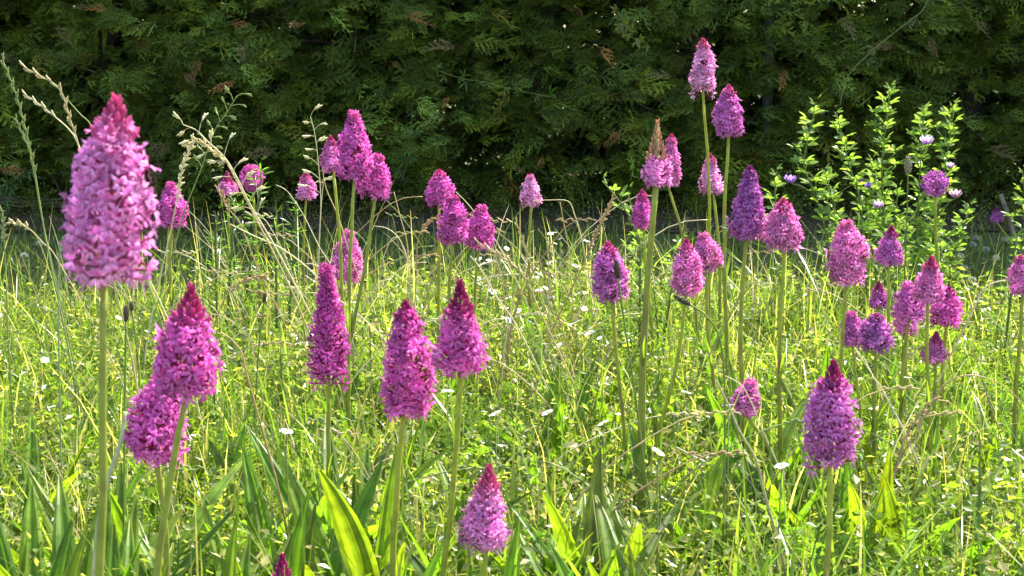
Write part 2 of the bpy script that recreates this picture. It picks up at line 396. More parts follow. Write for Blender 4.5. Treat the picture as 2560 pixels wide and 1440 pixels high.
# low leafy ground cover: trefoil sprigs and feathery leaves
def trefoil(t, p, nrmv, r, rot, col):
    nrmv = Vector(nrmv).normalized(); a = nrmv.cross(Vector((0, 0, 1)) if abs(nrmv.z) < .9 else Vector((1, 0, 0))).normalized(); b = nrmv.cross(a)
    for k in range(3):
        an = rot + k * 2.094; d = a * math.cos(an) + b * math.sin(an); s = nrmv.cross(d)
        P = Vector(p); i0 = t.vert(P, col); i1 = t.vert(P + d * r * .6 + s * r * .38 + nrmv * r * .12, col); i2 = t.vert(P + d * r, col); i3 = t.vert(P + d * r * .6 - s * r * .38 + nrmv * r * .12, col)
        t.quad(i0, i1, i2, i3)
def sprig(seed):
    r = random.Random(seed); t = T(); bx, by = r.uniform(-.6, .6), r.uniform(-.6, .6)
    ax = lambda u: Vector((bx * u * u, by * u * u, u))
    t.strip([ax(0), ax(.5), ax(1)], [.012, .010, 0], (.7, .7, 0), (.8, .8, .5))
    for i in range(21):
        u = .06 + .94 * i / 20; a = i * 2.4 + r.uniform(-.4, .4); l = r.uniform(.04, .26) * (1.15 - .4 * u)
        q = ax(u) + Vector((math.cos(a) * l, math.sin(a) * l, r.uniform(0, .1))); n = Vector((r.uniform(-.9, .9), r.uniform(-.9, .9), 1)).normalized()
        an = r.uniform(0, 6.28); d = n.cross(Vector((math.cos(an), math.sin(an), .1))).normalized(); sd = n.cross(d); L = r.uniform(.06, .12); w = L * r.uniform(.18, .34); g = r.uniform(.75, 1.3); c = (g * 1.03, g, g * .92)
        t.quad(t.vert(q, c), t.vert(q + d * L * .55 + sd * w + n * w * .3, c), t.vert(q + d * L, c), t.vert(q + d * L * .55 - sd * w + n * w * .3, c))
    return t.arrays()
SP = [sprig(300 + i) for i in range(6)]
x, y = field(11600, .5, 2.6); k = y < edge(x) + .03; x, y = x[k], y[k]; N = len(x)
s = rng.uniform(.045, .115, N) * (1 + .3 * lump(x, y, 30, 1.5)); az = rng.uniform(0, 6.28, N)
R = np_basis(np.stack([np.cos(az), np.sin(az), rng.normal(0, .2, N)], 1), np.stack([rng.normal(0, .25, N), rng.normal(0, .25, N), np.ones(N)], 1), s)
A = scatter(SP, rng.integers(0, 6, N), R, np.stack([x, y, np.zeros(N)], 1), tints(N, [(.16, .21, .035), (.23, .26, .055), (.30, .31, .12), (.11, .165, .035), (.42, .35, .18)], (4, 4, 2, 3, 1.6)))
def feather(seed):
    r = random.Random(seed); t = T(); cu = r.uniform(.15, .5)
    ax = lambda u: Vector((0, cu * u * u, u * (1 - .25 * u)))
    t.strip([ax(0), ax(.5), ax(1)], [.012, .01, .004], (1, 0, 0), (.9, .9, .8))
    for i in range(16):
        u = .15 + .82 * i / 16; l = .17 * math.sin(math.pi * min(1, u * .85 + .12)) + .02
        for sg in (-1, 1):
            p = ax(u); d = Vector((sg, .25 + r.uniform(-.3, .3), .45 + r.uniform(-.2, .2))) * l
            t.strip([p, p + d * .55, p + d], [0, .018, 0], Vector((.3, .3, .8)).normalized(), (1, 1, .95))
    return t.arrays()
FE = [feather(400 + i) for i in range(4)]
x, y = field(6500, .5, 2.4); k = (y < edge(x)) & (lump(x, y, 33, 1.3) > -.2); x, y = x[k], y[k]; N = len(x); az = rng.uniform(0, 6.28, N)
R = np_basis(np.stack([np.cos(az), np.sin(az), rng.normal(0, .2, N)], 1), np.stack([rng.normal(0, .3, N), rng.normal(0, .3, N), np.ones(N)], 1), rng.uniform(.06, .12, N))
B = scatter(FE, rng.integers(0, 4, N), R, np.stack([x, y, np.zeros(N)], 1), tints(N, [(.14, .21, .035), (.18, .245, .055), (.10, .16, .04)], (2, 2, 1)))
tag(put('ground_cover', np_mesh('ground_cover', *cat([A, B]), M['leaf'], False)), 'low tangle of tiny trefoil and feathery leaves under the orchids', 'ground cover', None, 'stuff')
# mown lawn strip in the hedge's shade
N = 29000
x = rng.uniform(-2.2, 2.2, N); y = rng.uniform(2.05, 4.05, N); k = (y > edge(x) - .08) & (rng.random(N) > (y - 3.5) / .25) & (lump(x, y, 41, 2.2) + rng.normal(0, .35, N) > -.35); x, y = x[k], y[k]; N = len(x)
tn = tints(N, [(.17, .19, .028), (.22, .23, .04), (.34, .28, .11), (.10, .12, .025)], (3, 3, 1, 2)); hh = rng.uniform(.012, .06, N) * np.clip((4.1 - y) / .3, .3, 1)
V1 = blades(np.stack([x, y, np.zeros(N) - .001], 1), hh, rng.uniform(.001, .0028, N), rng.uniform(0, 6.28, N), rng.gamma(2, .35, N), rng.normal(0, .4, N), tn, tn * 1.15, 3)
N = 1500; x = rng.uniform(-2.2, 2.2, N); y = np.where(rng.random(N) < .5, 3.98 - rng.gamma(1.3, .09, N), rng.uniform(2.2, 3.9, N)); k = y > edge(x); x, y = x[k], y[k]; N = len(x); az = rng.uniform(0, 6.28, N)
Rw = np_basis(np.stack([np.cos(az), np.sin(az), rng.normal(0, .2, N)], 1), np.stack([rng.normal(0, .3, N), rng.normal(0, .3, N), np.ones(N)], 1), rng.uniform(.03, .09, N) * np.where(y > 3.6, 1.3, .8))
A = scatter(SP, rng.integers(0, 6, N), Rw, np.stack([x, y, np.zeros(N)], 1), tints(N, [(.14, .18, .03), (.20, .22, .05), (.09, .12, .025)], (3, 2, 2)))
V1 = cat([V1, A])
tag(put('lawn', np_mesh('lawn', *V1, M['blade'])), 'short shaded lawn strip between the meadow and the hedge', 'lawn', None, 'stuff')

# ------------------------------------------------------------------ orchids
def make_floret(seed):
    r = random.Random(seed); t = T(); J = lambda a: a * r.uniform(.88, 1.12)
    W, Pk, Dk = (1.5, 2.6, 1.5), (.95, .9, .95), (.5, .25, .35)
    # three-lobed lip
    for ang, L, wd in ((-90, .70, .115), (-90 - 48, .68, .125), (-90 + 48, .68, .125)):
        a = math.radians(ang + r.uniform(-6, 6)); d = Vector((math.cos(a), math.sin(a), 0)); s = Vector((-d.y, d.x, 0)); L, wd = J(L), J(wd)
        c = Vector((0, -.02, .06)); dz = r.uniform(-.05, .3)
        rim = [c + d * .08 - s * .05, c + d * L * .55 - s * wd + Vector((0, 0, .05)), c + d * L * .9 - s * wd * .8 + Vector((0, 0, dz)), c + d * L + Vector((0, 0, dz - .05)), c + d * L * .9 + s * wd * .8 + Vector((0, 0, dz)), c + d * L * .55 + s * wd + Vector((0, 0, .05)), c + d * .08 + s * .05]
        t.fan(c + d * L * .3 + Vector((0, 0, .08)), rim, W, Pk)
    # side sepals and hood, their pale ends painted in as sunlit highlights
    for sg in (-1, 1):
        a = math.radians(90 + sg * J(66)); d = Vector((math.cos(a), math.sin(a), r.uniform(0, .5))); s = Vector((-d.y, d.x, .3)).normalized(); L = J(.80)
        t.strip([Vector((0, .04, 0)), d * L * .5, d * L], [.05, .13, .005], s, Pk, (1.35, 1.8, 1.35))
        t.strip([Vector((sg * .05, .08, .0)), Vector((sg * .14, .26, .22)), Vector((0, .34, .42))], [.07, .12, .02], Vector((.7 * -sg, .5, -.4)).normalized(), Pk, (1.35, 1.9, 1.35))
    t.strip([Vector((0, .06, -.02)), Vector((0, .34, .12)), Vector((0, .42, .36))], [.06, .12, .01], (1, 0, 0), Pk, (1.4, 2.0, 1.4))
    # ovary back to the axis and the thin spur
    t.tube([Vector((0, 0, .02)), Vector((0, -.05, -.45)), Vector((0, -.42, -1.15))], [.06, .085, .07], 4, Dk, (.55, .5, .3), cap=False)
    t.tube([Vector((0, -.05, 0)), Vector((.02, -.40, -.35)), Vector((0, -.72, -.55))], [.03, .022, .012], 3, (.8, .6, .75), cap=False)
    return t.mesh('floret', M['petal'], False)
FLO = [make_floret(500 + i) for i in range(6)]
def make_bud():
    t = T(); t.pod((0, 0, 0), (0, 1, .1), .20, 5, (.8, .9, .8), (1.15, 1.0, 1.05)); return t.mesh('bud', M['petal'])
BUD = make_bud()
def sheath():
    t = T(); prev = None
    for i in range(6):
        u = i / 5; wd = .055 * math.sin(math.pi * min(1, u * .9 + .1)) ** .7 if u < 1 else .002
        z = -.18 * u * u
        ring = [t.vert((-wd, u, z + wd * .5), (1, 1, 1)), t.vert((0, u, z - wd * .3), (.85, .9, .8)), t.vert((wd, u, z + wd * .5), (1, 1, 1))]
        if prev:
            for k in range(2): t.quad(prev[k], prev[k + 1], ring[k + 1], ring[k])
        prev = ring
    return t.mesh('stem_leaf', M['leaf'])
SHE = sheath()
TINT = dict(pale=(.66, .32, .56), lilac=(.63, .235, .52), pink=(.62, .21, .48), mag=(.58, .13, .44), deep=(.50, .085, .36), violet=(.42, .13, .40), purple=(.52, .16, .45))
BUDC = dict(pale=(.48, .10, .20), lilac=(.50, .09, .23), pink=(.48, .07, .20), mag=(.42, .05, .18), deep=(.33, .03, .14), violet=(.22, .045, .17), purple=(.35, .05, .18), tan=(.56, .42, .22))
# tip x,y  head base x,y  width  lower stem x,y  distance(0=from width) colour shape bloom bud label
ORCH = [
 (281, 240, 262, 700, 226, 222, 1440, .62, 'lilac', 'ovoid', .80, 'lilac', 'huge pale lilac orchid spike with pink pointed tip on thick stem'),
 (478, 708, 468, 985, 168, 415, 1440, 0, 'mag', 'ovoid', .66, 'mag', 'magenta orchid with slender crimson tip standing over a shorter twin'),
 (408, 925, 390, 1150, 150, 378, 1440, 0, 'mag', 'ovoid', .85, 'mag', 'shorter magenta orchid tucked under its taller magenta twin'),
 (816, 658, 822, 945, 112, 830, 1400, 0, 'deep', 'taper', .93, 'deep', 'narrow tapering dark magenta orchid with two stray florets at its base'),
 (872, 578, 872, 702, 78, 876, 900, 1.78, 'pink', 'ovoid', .93, 'pink', 'pale pink orchid half hidden behind a taller orchid stem'),
 (1013, 752, 1010, 1040, 136, 975, 1440, 0, 'mag', 'cyl', .84, 'deep', 'plump barrel-shaped magenta orchid with small dark knob at top'),
 (1150, 693, 1155, 925, 142, 1090, 1440, 0, 'mag', 'cone', .62, 'deep', 'cone-shaped magenta orchid with wine-red top and leaning thick stem'),
 (884, 280, 886, 445, 92, 880, 900, 1.50, 'mag', 'ovoid', .95, 'pink', 'tall bright magenta orchid, highest of the tight trio before the hedge'),
 (826, 338, 834, 428, 60, 850, 640, 1.72, 'pink', 'cone', .75, 'pink', 'small pink orchid tucked behind the left side of the tall trio'),
 (945, 385, 938, 490, 88, 905, 680, 1.58, 'mag', 'ovoid', .90, 'pink', 'rounded magenta orchid, lowest of the tight trio before the hedge'),
 (1098, 424, 1098, 510, 76, 1095, 720, 1.85, 'mag', 'ovoid', .84, 'pink', 'magenta orchid topping the descending row of three'),
 (1133, 488, 1132, 604, 82, 1130, 760, 1.70, 'mag', 'ovoid', .90, 'mag', 'magenta orchid in the middle of the descending row of three'),
 (1205, 514, 1198, 618, 76, 1188, 760, 1.75, 'mag', 'ovoid', .92, 'mag', 'purple-magenta orchid lowest in the descending row of three'),
 (1326, 434, 1328, 514, 52, 1330, 690, 2.05, 'pale', 'ovoid', .86, 'pink', 'small pale pink orchid alone on a thin stem against the hedge'),
 (766, 424, 765, 494, 56, 766, 600, 2.15, 'lilac', 'cone', .66, 'lilac', 'small pink pyramid orchid beside a nodding oat-like grass'),
 (628, 414, 632, 474, 58, 634, 600, 2.20, 'mag', 'globe', 1.0, 'mag', 'small round bright magenta orchid next to feathery foliage'),
 (567, 428, 570, 484, 52, 572, 600, 2.25, 'lilac', 'cone', .50, 'lilac', 'small dusty pink orchid with large reddish bud tip'),
 (424, 458, 430, 564, 72, 430, 660, 1.95, 'mag', 'ovoid', .97, 'mag', 'magenta orchid just behind the right edge of the huge lilac one'),
 (1222, 1165, 1215, 1365, 140, 1215, 1440, 0, 'lilac', 'cone', .68, 'pale', 'low pale lilac-pink orchid with loose florets and brownish-pink tip'),
 (704, 1384, 706, 1560, 120, 706, 1700, .92, 'mag', 'cone', .55, 'deep', 'very low orchid of which only the crimson bud tip rises into view'),
 (1520, 604, 1530, 748, 96, 1540, 950, 0, 'purple', 'ovoid', .82, 'pink', 'purple-pink orchid with a plantain head standing in front of it'),
 (1645, 300, 1640, 462, 84, 1612, 1120, 1.30, 'lilac', 'cone', .44, 'tan', 'orchid with long tan bud spike and thick tall green stem'),
 (1678, 334, 1668, 458, 66, 1693, 590, 1.85, 'pink', 'cone', .84, 'pink', 'pink orchid half hidden behind the tan-tipped orchid'),
 (1606, 474, 1610, 566, 60, 1614, 700, 1.90, 'mag', 'cone', .80, 'pink', 'small magenta orchid crossed by the thick stem of the tan-tipped one'),
 (1758, 95, 1757, 224, 70, 1766, 580, 1.72, 'pale', 'taper', .82, 'pale', 'tallest orchid of all, pale lilac with a rosy tip'),
 (1823, 212, 1822, 338, 76, 1817, 720, 1.68, 'purple', 'ovoid', .82, 'pink', 'tall purple-pink orchid beside the tallest pale one'),
 (1776, 384, 1783, 482, 62, 1788, 620, 1.88, 'pale', 'taper', .78, 'pink', 'pale pink orchid crossed by the stem of the tallest orchid'),
 (1876, 414, 1866, 594, 92, 1850, 920, 1.42, 'violet', 'taper', .84, 'violet', 'dark violet orchid, long and tapering, with a stout stem'),
 (1957, 494, 1961, 618, 100, 1960, 930, 1.40, 'pink', 'ovoid', .80, 'pink', 'plump pink orchid touching the dark violet one'),
 (1756, 584, 1766, 674, 76, 1772, 800, 1.62, 'pink', 'ovoid', .95, 'pink', 'rounded pink orchid behind a darker-tipped companion'),
 (1717, 598, 1715, 736, 80, 1655, 1060, 1.45, 'pink', 'ovoid', .80, 'mag', 'pink orchid with reddish tip on a stem slanting down leftward'),
 (2118, 554, 2115, 705, 100, 2112, 860, 1.45, 'pink', 'cyl', .93, 'pale', 'broad barrel-shaped pink orchid in front of the leafy bush'),
 (2229, 564, 2223, 658, 72, 2225, 820, 1.75, 'purple', 'cone', .74, 'deep', 'neat purple cone orchid with crimson top in front of the leafy bush'),
 (2330, 640, 2320, 752, 88, 2320, 1170, 1.42, 'pink', 'cone', .74, 'pink', 'pink cone orchid highest in the dense cluster of orchids'),
 (2268, 708, 2274, 798, 84, 2250, 1000, 1.48, 'purple', 'ovoid', .97, 'purple', 'pale-topped purple orchid in the heart of the dense cluster'),
 (2372, 714, 2366, 812, 80, 2362, 960, 1.52, 'mag', 'ovoid', .78, 'deep', 'crimson-topped magenta orchid at the outer flank of the dense cluster'),
 (2196, 702, 2196, 768, 56, 2200, 900, 1.80, 'purple', 'cone', .64, 'purple', 'small dull purple orchid at the back of the dense cluster'),
 (2128, 780, 2132, 862, 66, 2140, 980, 1.55, 'purple', 'ovoid', .90, 'mag', 'lilac-purple orchid leaning against a wider flat-topped neighbour'),
 (2190, 784, 2190, 872, 88, 2180, 1100, 1.42, 'violet', 'ovoid', .88, 'purple', 'wide flat-topped violet orchid low in the dense cluster'),
 (2270, 760, 2264, 834, 62, 2262, 960, 1.62, 'pink', 'ovoid', .94, 'pink', 'pink orchid peeping out below the heart of the dense cluster'),
 (2340, 828, 2336, 904, 68, 2330, 1050, 1.50, 'pink', 'cone', .62, 'mag', 'small loose pink orchid with crimson tip, lowest in the dense cluster'),
 (2083, 898, 2074, 1150, 144, 2060, 1440, 0, 'purple', 'ovoid', .74, 'deep', 'big purple orchid with maroon tip and one floret dangling from its base'),
 (1880, 952, 1862, 1035, 76, 1960, 1110, 1.38, 'pink', 'ovoid', .95, 'pink', 'small tilted pink orchid nestled low in the grass'),
 (2552, 638, 2556, 735, 74, 2556, 900, 1.50, 'pink', 'ovoid', .86, 'pink', 'pink orchid with arching straw stalk touching its side'),
 (2340, 430, 2338, 486, 66, 2352, 640, 2.00, 'violet', 'globe', 1.0, 'violet', 'round dusky violet orchid before the leafy bush'),
 (2491, 515, 2490, 554, 34, 2535, 600, 3.00, 'purple', 'cone', .6, 'purple', 'tiny purple orchid in the hedge shade beside a dead stick'),
]
SHORT = ['huge lilac orchid', 'magenta orchid over its twin', 'shorter magenta twin orchid', 'narrow dark tapering orchid', 'pale pink orchid behind a stem', 'barrel-shaped magenta orchid', 'wine-topped cone orchid', 'highest trio orchid', 'small pink trio orchid', 'lowest trio orchid',
         'top orchid of the descending row', 'middle orchid of the descending row', 'lowest orchid of the descending row', 'lone pale orchid', 'small pink pyramid orchid', 'small round orchid', 'dusty pink orchid', 'magenta orchid behind the huge one', 'low pale lilac orchid', 'crimson bud tip', 'orchid with a plantain head in front', 'tan-tipped orchid',
         'pink orchid behind the tan-tipped one', 'small magenta orchid', 'tallest pale orchid', 'tall purple-pink orchid', 'pale pink orchid crossed by a stem', 'dark violet orchid', 'plump pink orchid', 'rounded pink orchid', 'slanting pink orchid', 'broad barrel-shaped pink orchid', 'neat purple cone orchid', 'highest cluster orchid', 'pale-topped cluster orchid',
         'crimson-topped cluster orchid', 'dull purple cluster orchid', 'lilac-purple cluster orchid', 'flat-topped violet orchid', 'peeping pink cluster orchid', 'loose pink cluster orchid', 'big maroon-tipped purple orchid', 'small tilted orchid', 'orchid touched by an arching stalk', 'round dusky violet orchid', 'tiny shaded orchid']
assert len(SHORT) == len(ORCH)
def profile(shape, t):
    if shape == 'ovoid': return math.sqrt(max(0.0, 1 - ((.27 - t) / .52) ** 2)) if t < .27 else 1 - .93 * ((t - .27) / .73) ** 1.95
    if shape == 'globe': return math.sqrt(max(0.0, 1 - ((t - .48) / .58) ** 2))
    if shape == 'cyl': return min(1, .82 + 1.0 * t) * (1 - .9 * max(0, (t - .48) / .52) ** 1.6)
    if shape == 'taper': return min(1, .84 + t) * (1 - .78 * max(0, (t - .18) / .82) ** 1.25)
    return min(1, .72 + 2.2 * t) * (1 - max(0, (t - .12) / .88)) ** .72 + .02
def stem_curve(B, G, n=7, bow=.006, seed=0):
    r = random.Random(seed); bx, by = r.uniform(-bow, bow), r.uniform(-bow, bow); b2 = r.uniform(-bow, bow) * .5
    return [G.lerp(B, u) + Vector((bx * math.sin(math.pi * u) + b2 * math.sin(2 * math.pi * u), by * math.sin(math.pi * u), 0)) for u in [i / (n - 1) for i in range(n)]]
NF = 0
for oi, (tx, ty, bx, by, wd, lx, ly, d, colk, shape, bloom, budk, label) in enumerate(ORCH):
    r = random.Random(900 + oi)
    if not d: d = 3700 * .0372 / wd
    P0, P1, L0 = at(bx, by, d), at(tx, ty, d), at(lx, ly, d)
    P1.y += r.uniform(-.1, .1) * (P1 - P0).length
    dirn = L0 - P0; G = P0 + dirn * (P0.z / max(.02, -dirn.z)) if dirn.z < -.02 else Vector((P0.x, P0.y, 0))
    G.x = P0.x + max(-.09, min(.09, G.x - P0.x)); G.y = P0.y + r.uniform(-.02, .02); G.z = 0
    root = thing('orchid', G, label, 'orchid', 'orchids in the meadow')
    bloom = bloom if oi in (16, 21) else min(1.0, bloom + .07); asym, aph, kn, bw = r.uniform(0, .11), r.uniform(0, 6.28), r.uniform(-.04, .04), r.uniform(.9, 1.12)
    Rm = wd * .5 * d / FPX; ax = P1 - P0; H = ax.length; ax.normalize()
    fs = min(.0078 if oi == 0 else .0084, Rm * .48) * (1.0 if Rm > .015 else .95)
    # stem
    NS = 14; t = T(); pts = stem_curve(P0 - G, Vector((0, 0, -.004)), NS, .007, oi); rs = (.0030 if oi == 21 else min(.0026, .0016 + .028 * Rm)) * r.uniform(.88, 1.06)
    pts = [p + Vector((r.uniform(-1, 1), r.uniform(-1, 1), 0)) * .0006 for p in pts]
    k = r.uniform(.8, 1.1); bz = r.uniform(.3, .7); hasb = r.random() < .5
    t.tube(pts, [rs * (1.28 - .4 * i / (NS - 1)) * r.uniform(.94, 1.06) for i in range(NS)], 7, (.24 * k, .28 * k, .03), (.40 * k, .42 * k, .06))
    for q in range(len(t.c)):                      # brownish zones and blotches along the stem
        u = min(1, (q // 7) / (NS - 1)); b = max(0, 1 - abs(u - bz) / .12) * .6 if hasb else 0; b = min(1, b + r.uniform(0, .15)); t.c[q] = tuple(t.c[q][h] * (1 - b) + (.26, .17, .07)[h] * b for h in range(3))
    put('stem', t.mesh('stem', M['stem']), root)
    for j in range(2):
        a = r.uniform(0, 6.28); hz = (P0 - G).z; Ls = r.uniform(.05, .085) * (1.1 if hz > .2 else .8)
        q = pts[0].lerp(pts[-1], .02 + .16 * j)
        put('leaf', SHE, root, mat4=basis(Vector((math.cos(a) * .22, math.sin(a) * .22, 1)), Vector((-math.cos(a), -math.sin(a), .2)), Ls, 1, q), color=(.11, .18, .028))
    for uu in (.36, .58):
        a = r.uniform(0, 6.28); q = pts[int(uu * 13)]
        put('leaf', SHE, root, mat4=basis(Vector((math.cos(a) * .10, math.sin(a) * .10, 1)), Vector((-math.cos(a), -math.sin(a), .1)), r.uniform(.028, .045), .7, q + Vector((math.cos(a), math.sin(a), 0)) * rs * .6), color=(.20, .25, .035))
    # head: axis mesh with florets and buds as sub-parts
    t = T(); t.tube([Vector((0, 0, 0)), ax * H * .5, ax * H * .93], [rs * .9, rs * .75, rs * .35], 6, (.25, .20, .07), BUDC[budk])
    head = put('flower_head', t.mesh('flower_head', M['stem']), root, P0 - G)
    e1 = ax.cross(Vector((0, 1, 0))).normalized(); e2 = ax.cross(e1)
    base = TINT[colk]
    n = int(max(26, min(200, 6.283 * Rm * H * bloom * .78 / (fs * fs * .44)))); NF += n
    a0 = r.uniform(0, 6.28)
    for i in range(n):
        u = (i + .5) / n; tt = bloom * u
        if shape == 'cone': tt = bloom * (1 - (1 - u) ** .85)
        an = a0 + i * 2.39996 + r.uniform(-.15, .15)
        if oi == 21 and math.cos(an - 2.6) > .75 and tt > .08: continue
        rad = e1 * math.cos(an) + e2 * math.sin(an)
        if r.random() < .05: continue
        rr = max(.004, Rm * profile(shape, tt ** bw) * (1 + asym * math.sin(an + aph)) * r.uniform(.64, 1.12) - fs * .25)
        el = math.radians(-8 + 60 * tt + r.uniform(-26, 26))
        zz = rad * math.cos(el) + ax * math.sin(el)
        yy = ax * math.cos(el) - rad * math.sin(el)
        tw = r.uniform(-.6, .6); xx = yy.cross(zz); yy = yy * math.cos(tw) + xx * math.sin(tw)
        s = fs * r.uniform(.86, 1.1) * (1 - .32 * max(0, u - .7) / .3)
        g = math.exp(r.gauss(0, .26)); tipk = max(0, u - .75) / .25
        cc = [base[q] * g * (1 - .45 * tipk) + BUDC[budk if budk != 'tan' else 'lilac'][q] * .45 * tipk for q in range(3)]
        put('floret', FLO[r.randrange(6)], head, mat4=basis(yy, zz, s, 1, ax * (H * tt * .985 + .001) + rad * rr + e1 * kn * H * math.sin(math.pi * tt)), color=cc)
    if oi in (3, 24, 41):        # a few florets hang below the rest
        for an in ((0, 3.1) if oi != 41 else (.4,)):
            rad = e1 * math.cos(an) + Vector((0, -1, 0)) * .3 * math.sin(an) * r.uniform(.4, 1)
            put('floret', FLO[0], head, mat4=basis(ax + rad * .3, rad + Vector((0, -.7, -.1)), fs * 1.1, 1, rad * Rm * .72 - ax * fs * .7), color=base)
    if bloom < .99:
        nb = max(12, int(18 + 75 * (1 - bloom))); bl = BUDC[budk]
        for i in range(nb):
            u = (i + .3) / nb; tt = bloom * .93 + (1 - bloom * .93) * u
            an = a0 + i * 2.39996; rad = e1 * math.cos(an) + e2 * math.sin(an)
            rr = max(.0004, min(Rm * .45, Rm * profile(shape, tt) * .55) * (1 - u) ** .7 + .0006 - .0006 * u)
            s = min(.0088, Rm * .46) * (1.0 - .5 * u); g = math.exp(r.gauss(0, .15)); up = 1.6 + 2.6 * u
            cc = [bl[q] * g * (1 - .35 * (1 - u)) + base[q] * .35 * (1 - u) * (1 if budk != 'tan' else .3) for q in range(3)]
            put('bud', BUD, head, mat4=basis(ax * up + rad, rad, s, 1.0, ax * (H * tt - s * .62) + rad * rr), color=cc)

# ------------------------------------------------------------------ ribwort plantain: leaf clumps and seed heads
def plantain_leaf(seed):
    r = random.Random(seed); t = T(); prev = None; bend = r.uniform(.1, .95); tw = r.uniform(-.5, .5); wr = r.uniform(.040, .062)
    for i in range(9):
        u = i / 8; wd = wr * (math.sin(math.pi * min(1, (u * .86 + .14)) ** 1.15) ** .8 if u < 1 else .02); wd = max(wd, .006)
        ctr = Vector((tw * u * u * .5, u * (1 - .18 * bend * u), -bend * u * u * .55)); ring = []
        for k, xx in enumerate((-1, -.66, -.33, 0, .33, .66, 1)):
            z = (.32 * abs(xx) + (.20 if k in (1, 5) else -.06 if k in (2, 4) else 0)) * wd + .02 * math.sin(u * 9 + seed) * xx * wd * 6
            ring.append(t.vert(ctr + Vector((xx * wd, 0, z)), tuple(c * m for c, m in zip((1.12, 1.1, 1) if k in (0, 2, 4, 6) else ((.6, .69, .5) if k == 3 else (.82, .86, .74)), (1.5, 1.05, .9) if u > .9 and seed % 3 == 0 else (1, 1, 1)))))
        if prev:
            for k in range(6): t.quad(prev[k], prev[k + 1], ring[k + 1], ring[k])
        prev = ring
    return t.mesh('plantain_leaf', M['plantain'], False)
PL = [plantain_leaf(600 + i) for i in range(8)]
CL = [(1560, 1400, .98, 9, .15), (1640, 1410, 1.0, 7, .13), (1480, 1430, 1.0, 7, .14), (450, 1430, .95, 7, .15), (270, 1440, .95, 7, .15), (90, 1380, 1.0, 8, .15), (640, 1080, 1.3, 5, .13), (330, 1180, 1.15, 7, .14), (1340, 1420, 1.0, 7, .14),
      (2210, 1470, .95, 4, .12), (2140, 1120, 1.25, 6, .13), (1900, 1010, 1.4, 6, .15), (930, 1290, 1.1, 7, .16), (1390, 930, 1.55, 6, .12), (2480, 960, 1.5, 5, .12), (2510, 1120, 1.25, 3, .09), (180, 1120, 1.2, 6, .13), (720, 1330, 1.05, 8, .15),
      (860, 1120, 1.25, 6, .15), (600, 1280, 1.05, 7, .13), (1030, 1420, 1.0, 5, .12), (1850, 1440, .98, 5, .11), (1750, 1100, 1.25, 6, .11), (30, 1000, 1.3, 6, .13), (560, 1440, .95, 6, .13), (780, 1430, .97, 6, .12), (1440, 1220, 1.15, 7, .13),
      (1580, 1180, 1.15, 5, .13), (2300, 1130, 1.25, 5, .13), (1180, 1330, 1.08, 5, .12), (1130, 1120, 1.25, 5, .11), (20, 1430, .96, 6, .14), (170, 1320, 1.02, 6, .15), (1480, 820, 1.75, 5, .12), (1690, 950, 1.5, 5, .12), (1960, 1060, 1.3, 5, .16), (2080, 960, 1.5, 5, .13), (2200, 1010, 1.4, 5, .12), (560, 1000, 1.38, 4, .10), (420, 950, 1.45, 4, .10), (1280, 1010, 1.42, 5, .10), (960, 960, 1.45, 5, .12), (740, 980, 1.45, 4, .11), (1790, 860, 1.7, 5, .13), (2020, 850, 1.7, 5, .12), (1560, 860, 1.65, 4, .12),
      (350, 1330, 1.02, 7, .14), (680, 1180, 1.15, 6, .14), (490, 1250, 1.05, 6, .14), (820, 1290, 1.08, 6, .13), (900, 1420, .98, 6, .13), (1250, 1440, .98, 6, .12), (1700, 1290, 1.06, 5, .12), (80, 1200, 1.12, 6, .14), (620, 1410, .97, 7, .14), (1400, 1330, 1.06, 6, .13), (1520, 1280, 1.08, 7, .14), (1000, 1230, 1.14, 5, .13)]
for i, (px, py, d, n, Lf) in enumerate(CL):
    r = random.Random(700 + i); p = at(px, py, d); gnd = Vector((p.x, p.y, 0))
    def seg(o):
        a, b, q = Vector((o[2], o[3])), Vector((o[5], o[6])), Vector((px, py - 110)); v = b - a; k = max(0, min(1, (q - a).dot(v) / v.dot(v))); return (q - a - v * k).length
    near = min(range(len(ORCH)), key=lambda k: seg(ORCH[k]))
    lab = ('dense' if n >= 6 else 'sparse') + ' ribbed plantain clump by the stem of the ' + SHORT[near]
    root = thing('plantain', gnd, lab, 'plantain', 'plantain leaf clumps by the stem of the ' + SHORT[near])
    a0 = r.uniform(0, 6)
    n = int(n * 1.7)
    for j in range(n):
        a = a0 + j * 2.4 + r.uniform(-.3, .3); ln = r.uniform(.08, .5) if j % 3 else r.uniform(.5, 1.1)
        o = Vector((math.cos(a) * .75, math.sin(a), 0)); dv = o * ln + Vector((0, 0, 1)); g = math.exp(r.gauss(0, .22)); s = Lf * r.uniform(.7, 1.32)
        put('leaf', PL[r.randrange(8)], root, mat4=basis(dv, Vector((o.x * -.6 + r.uniform(-.3, .3), o.y * -1.2, .3)), s, r.uniform(.8, 1.15), o * r.uniform(.004, .02)), color=(.13 * g * r.uniform(.85, 1.3), .205 * g, .026 * g))
def px_path(pts, d):
    P = [at(x, y, d) for x, y in pts]; q = P[-1]
    if q.z > .004:
        dv = (P[-1] - P[-2]).normalized(); k = max(-.4, min(.4, dv.x / max(.2, -dv.z))) if dv.z < -.1 else 0
        P.append(Vector((q.x + k * q.z * .6, q.y + .01, q.z * .45))); P.append(Vector((q.x + k * q.z * .8, q.y + .015, 0)))
    return P
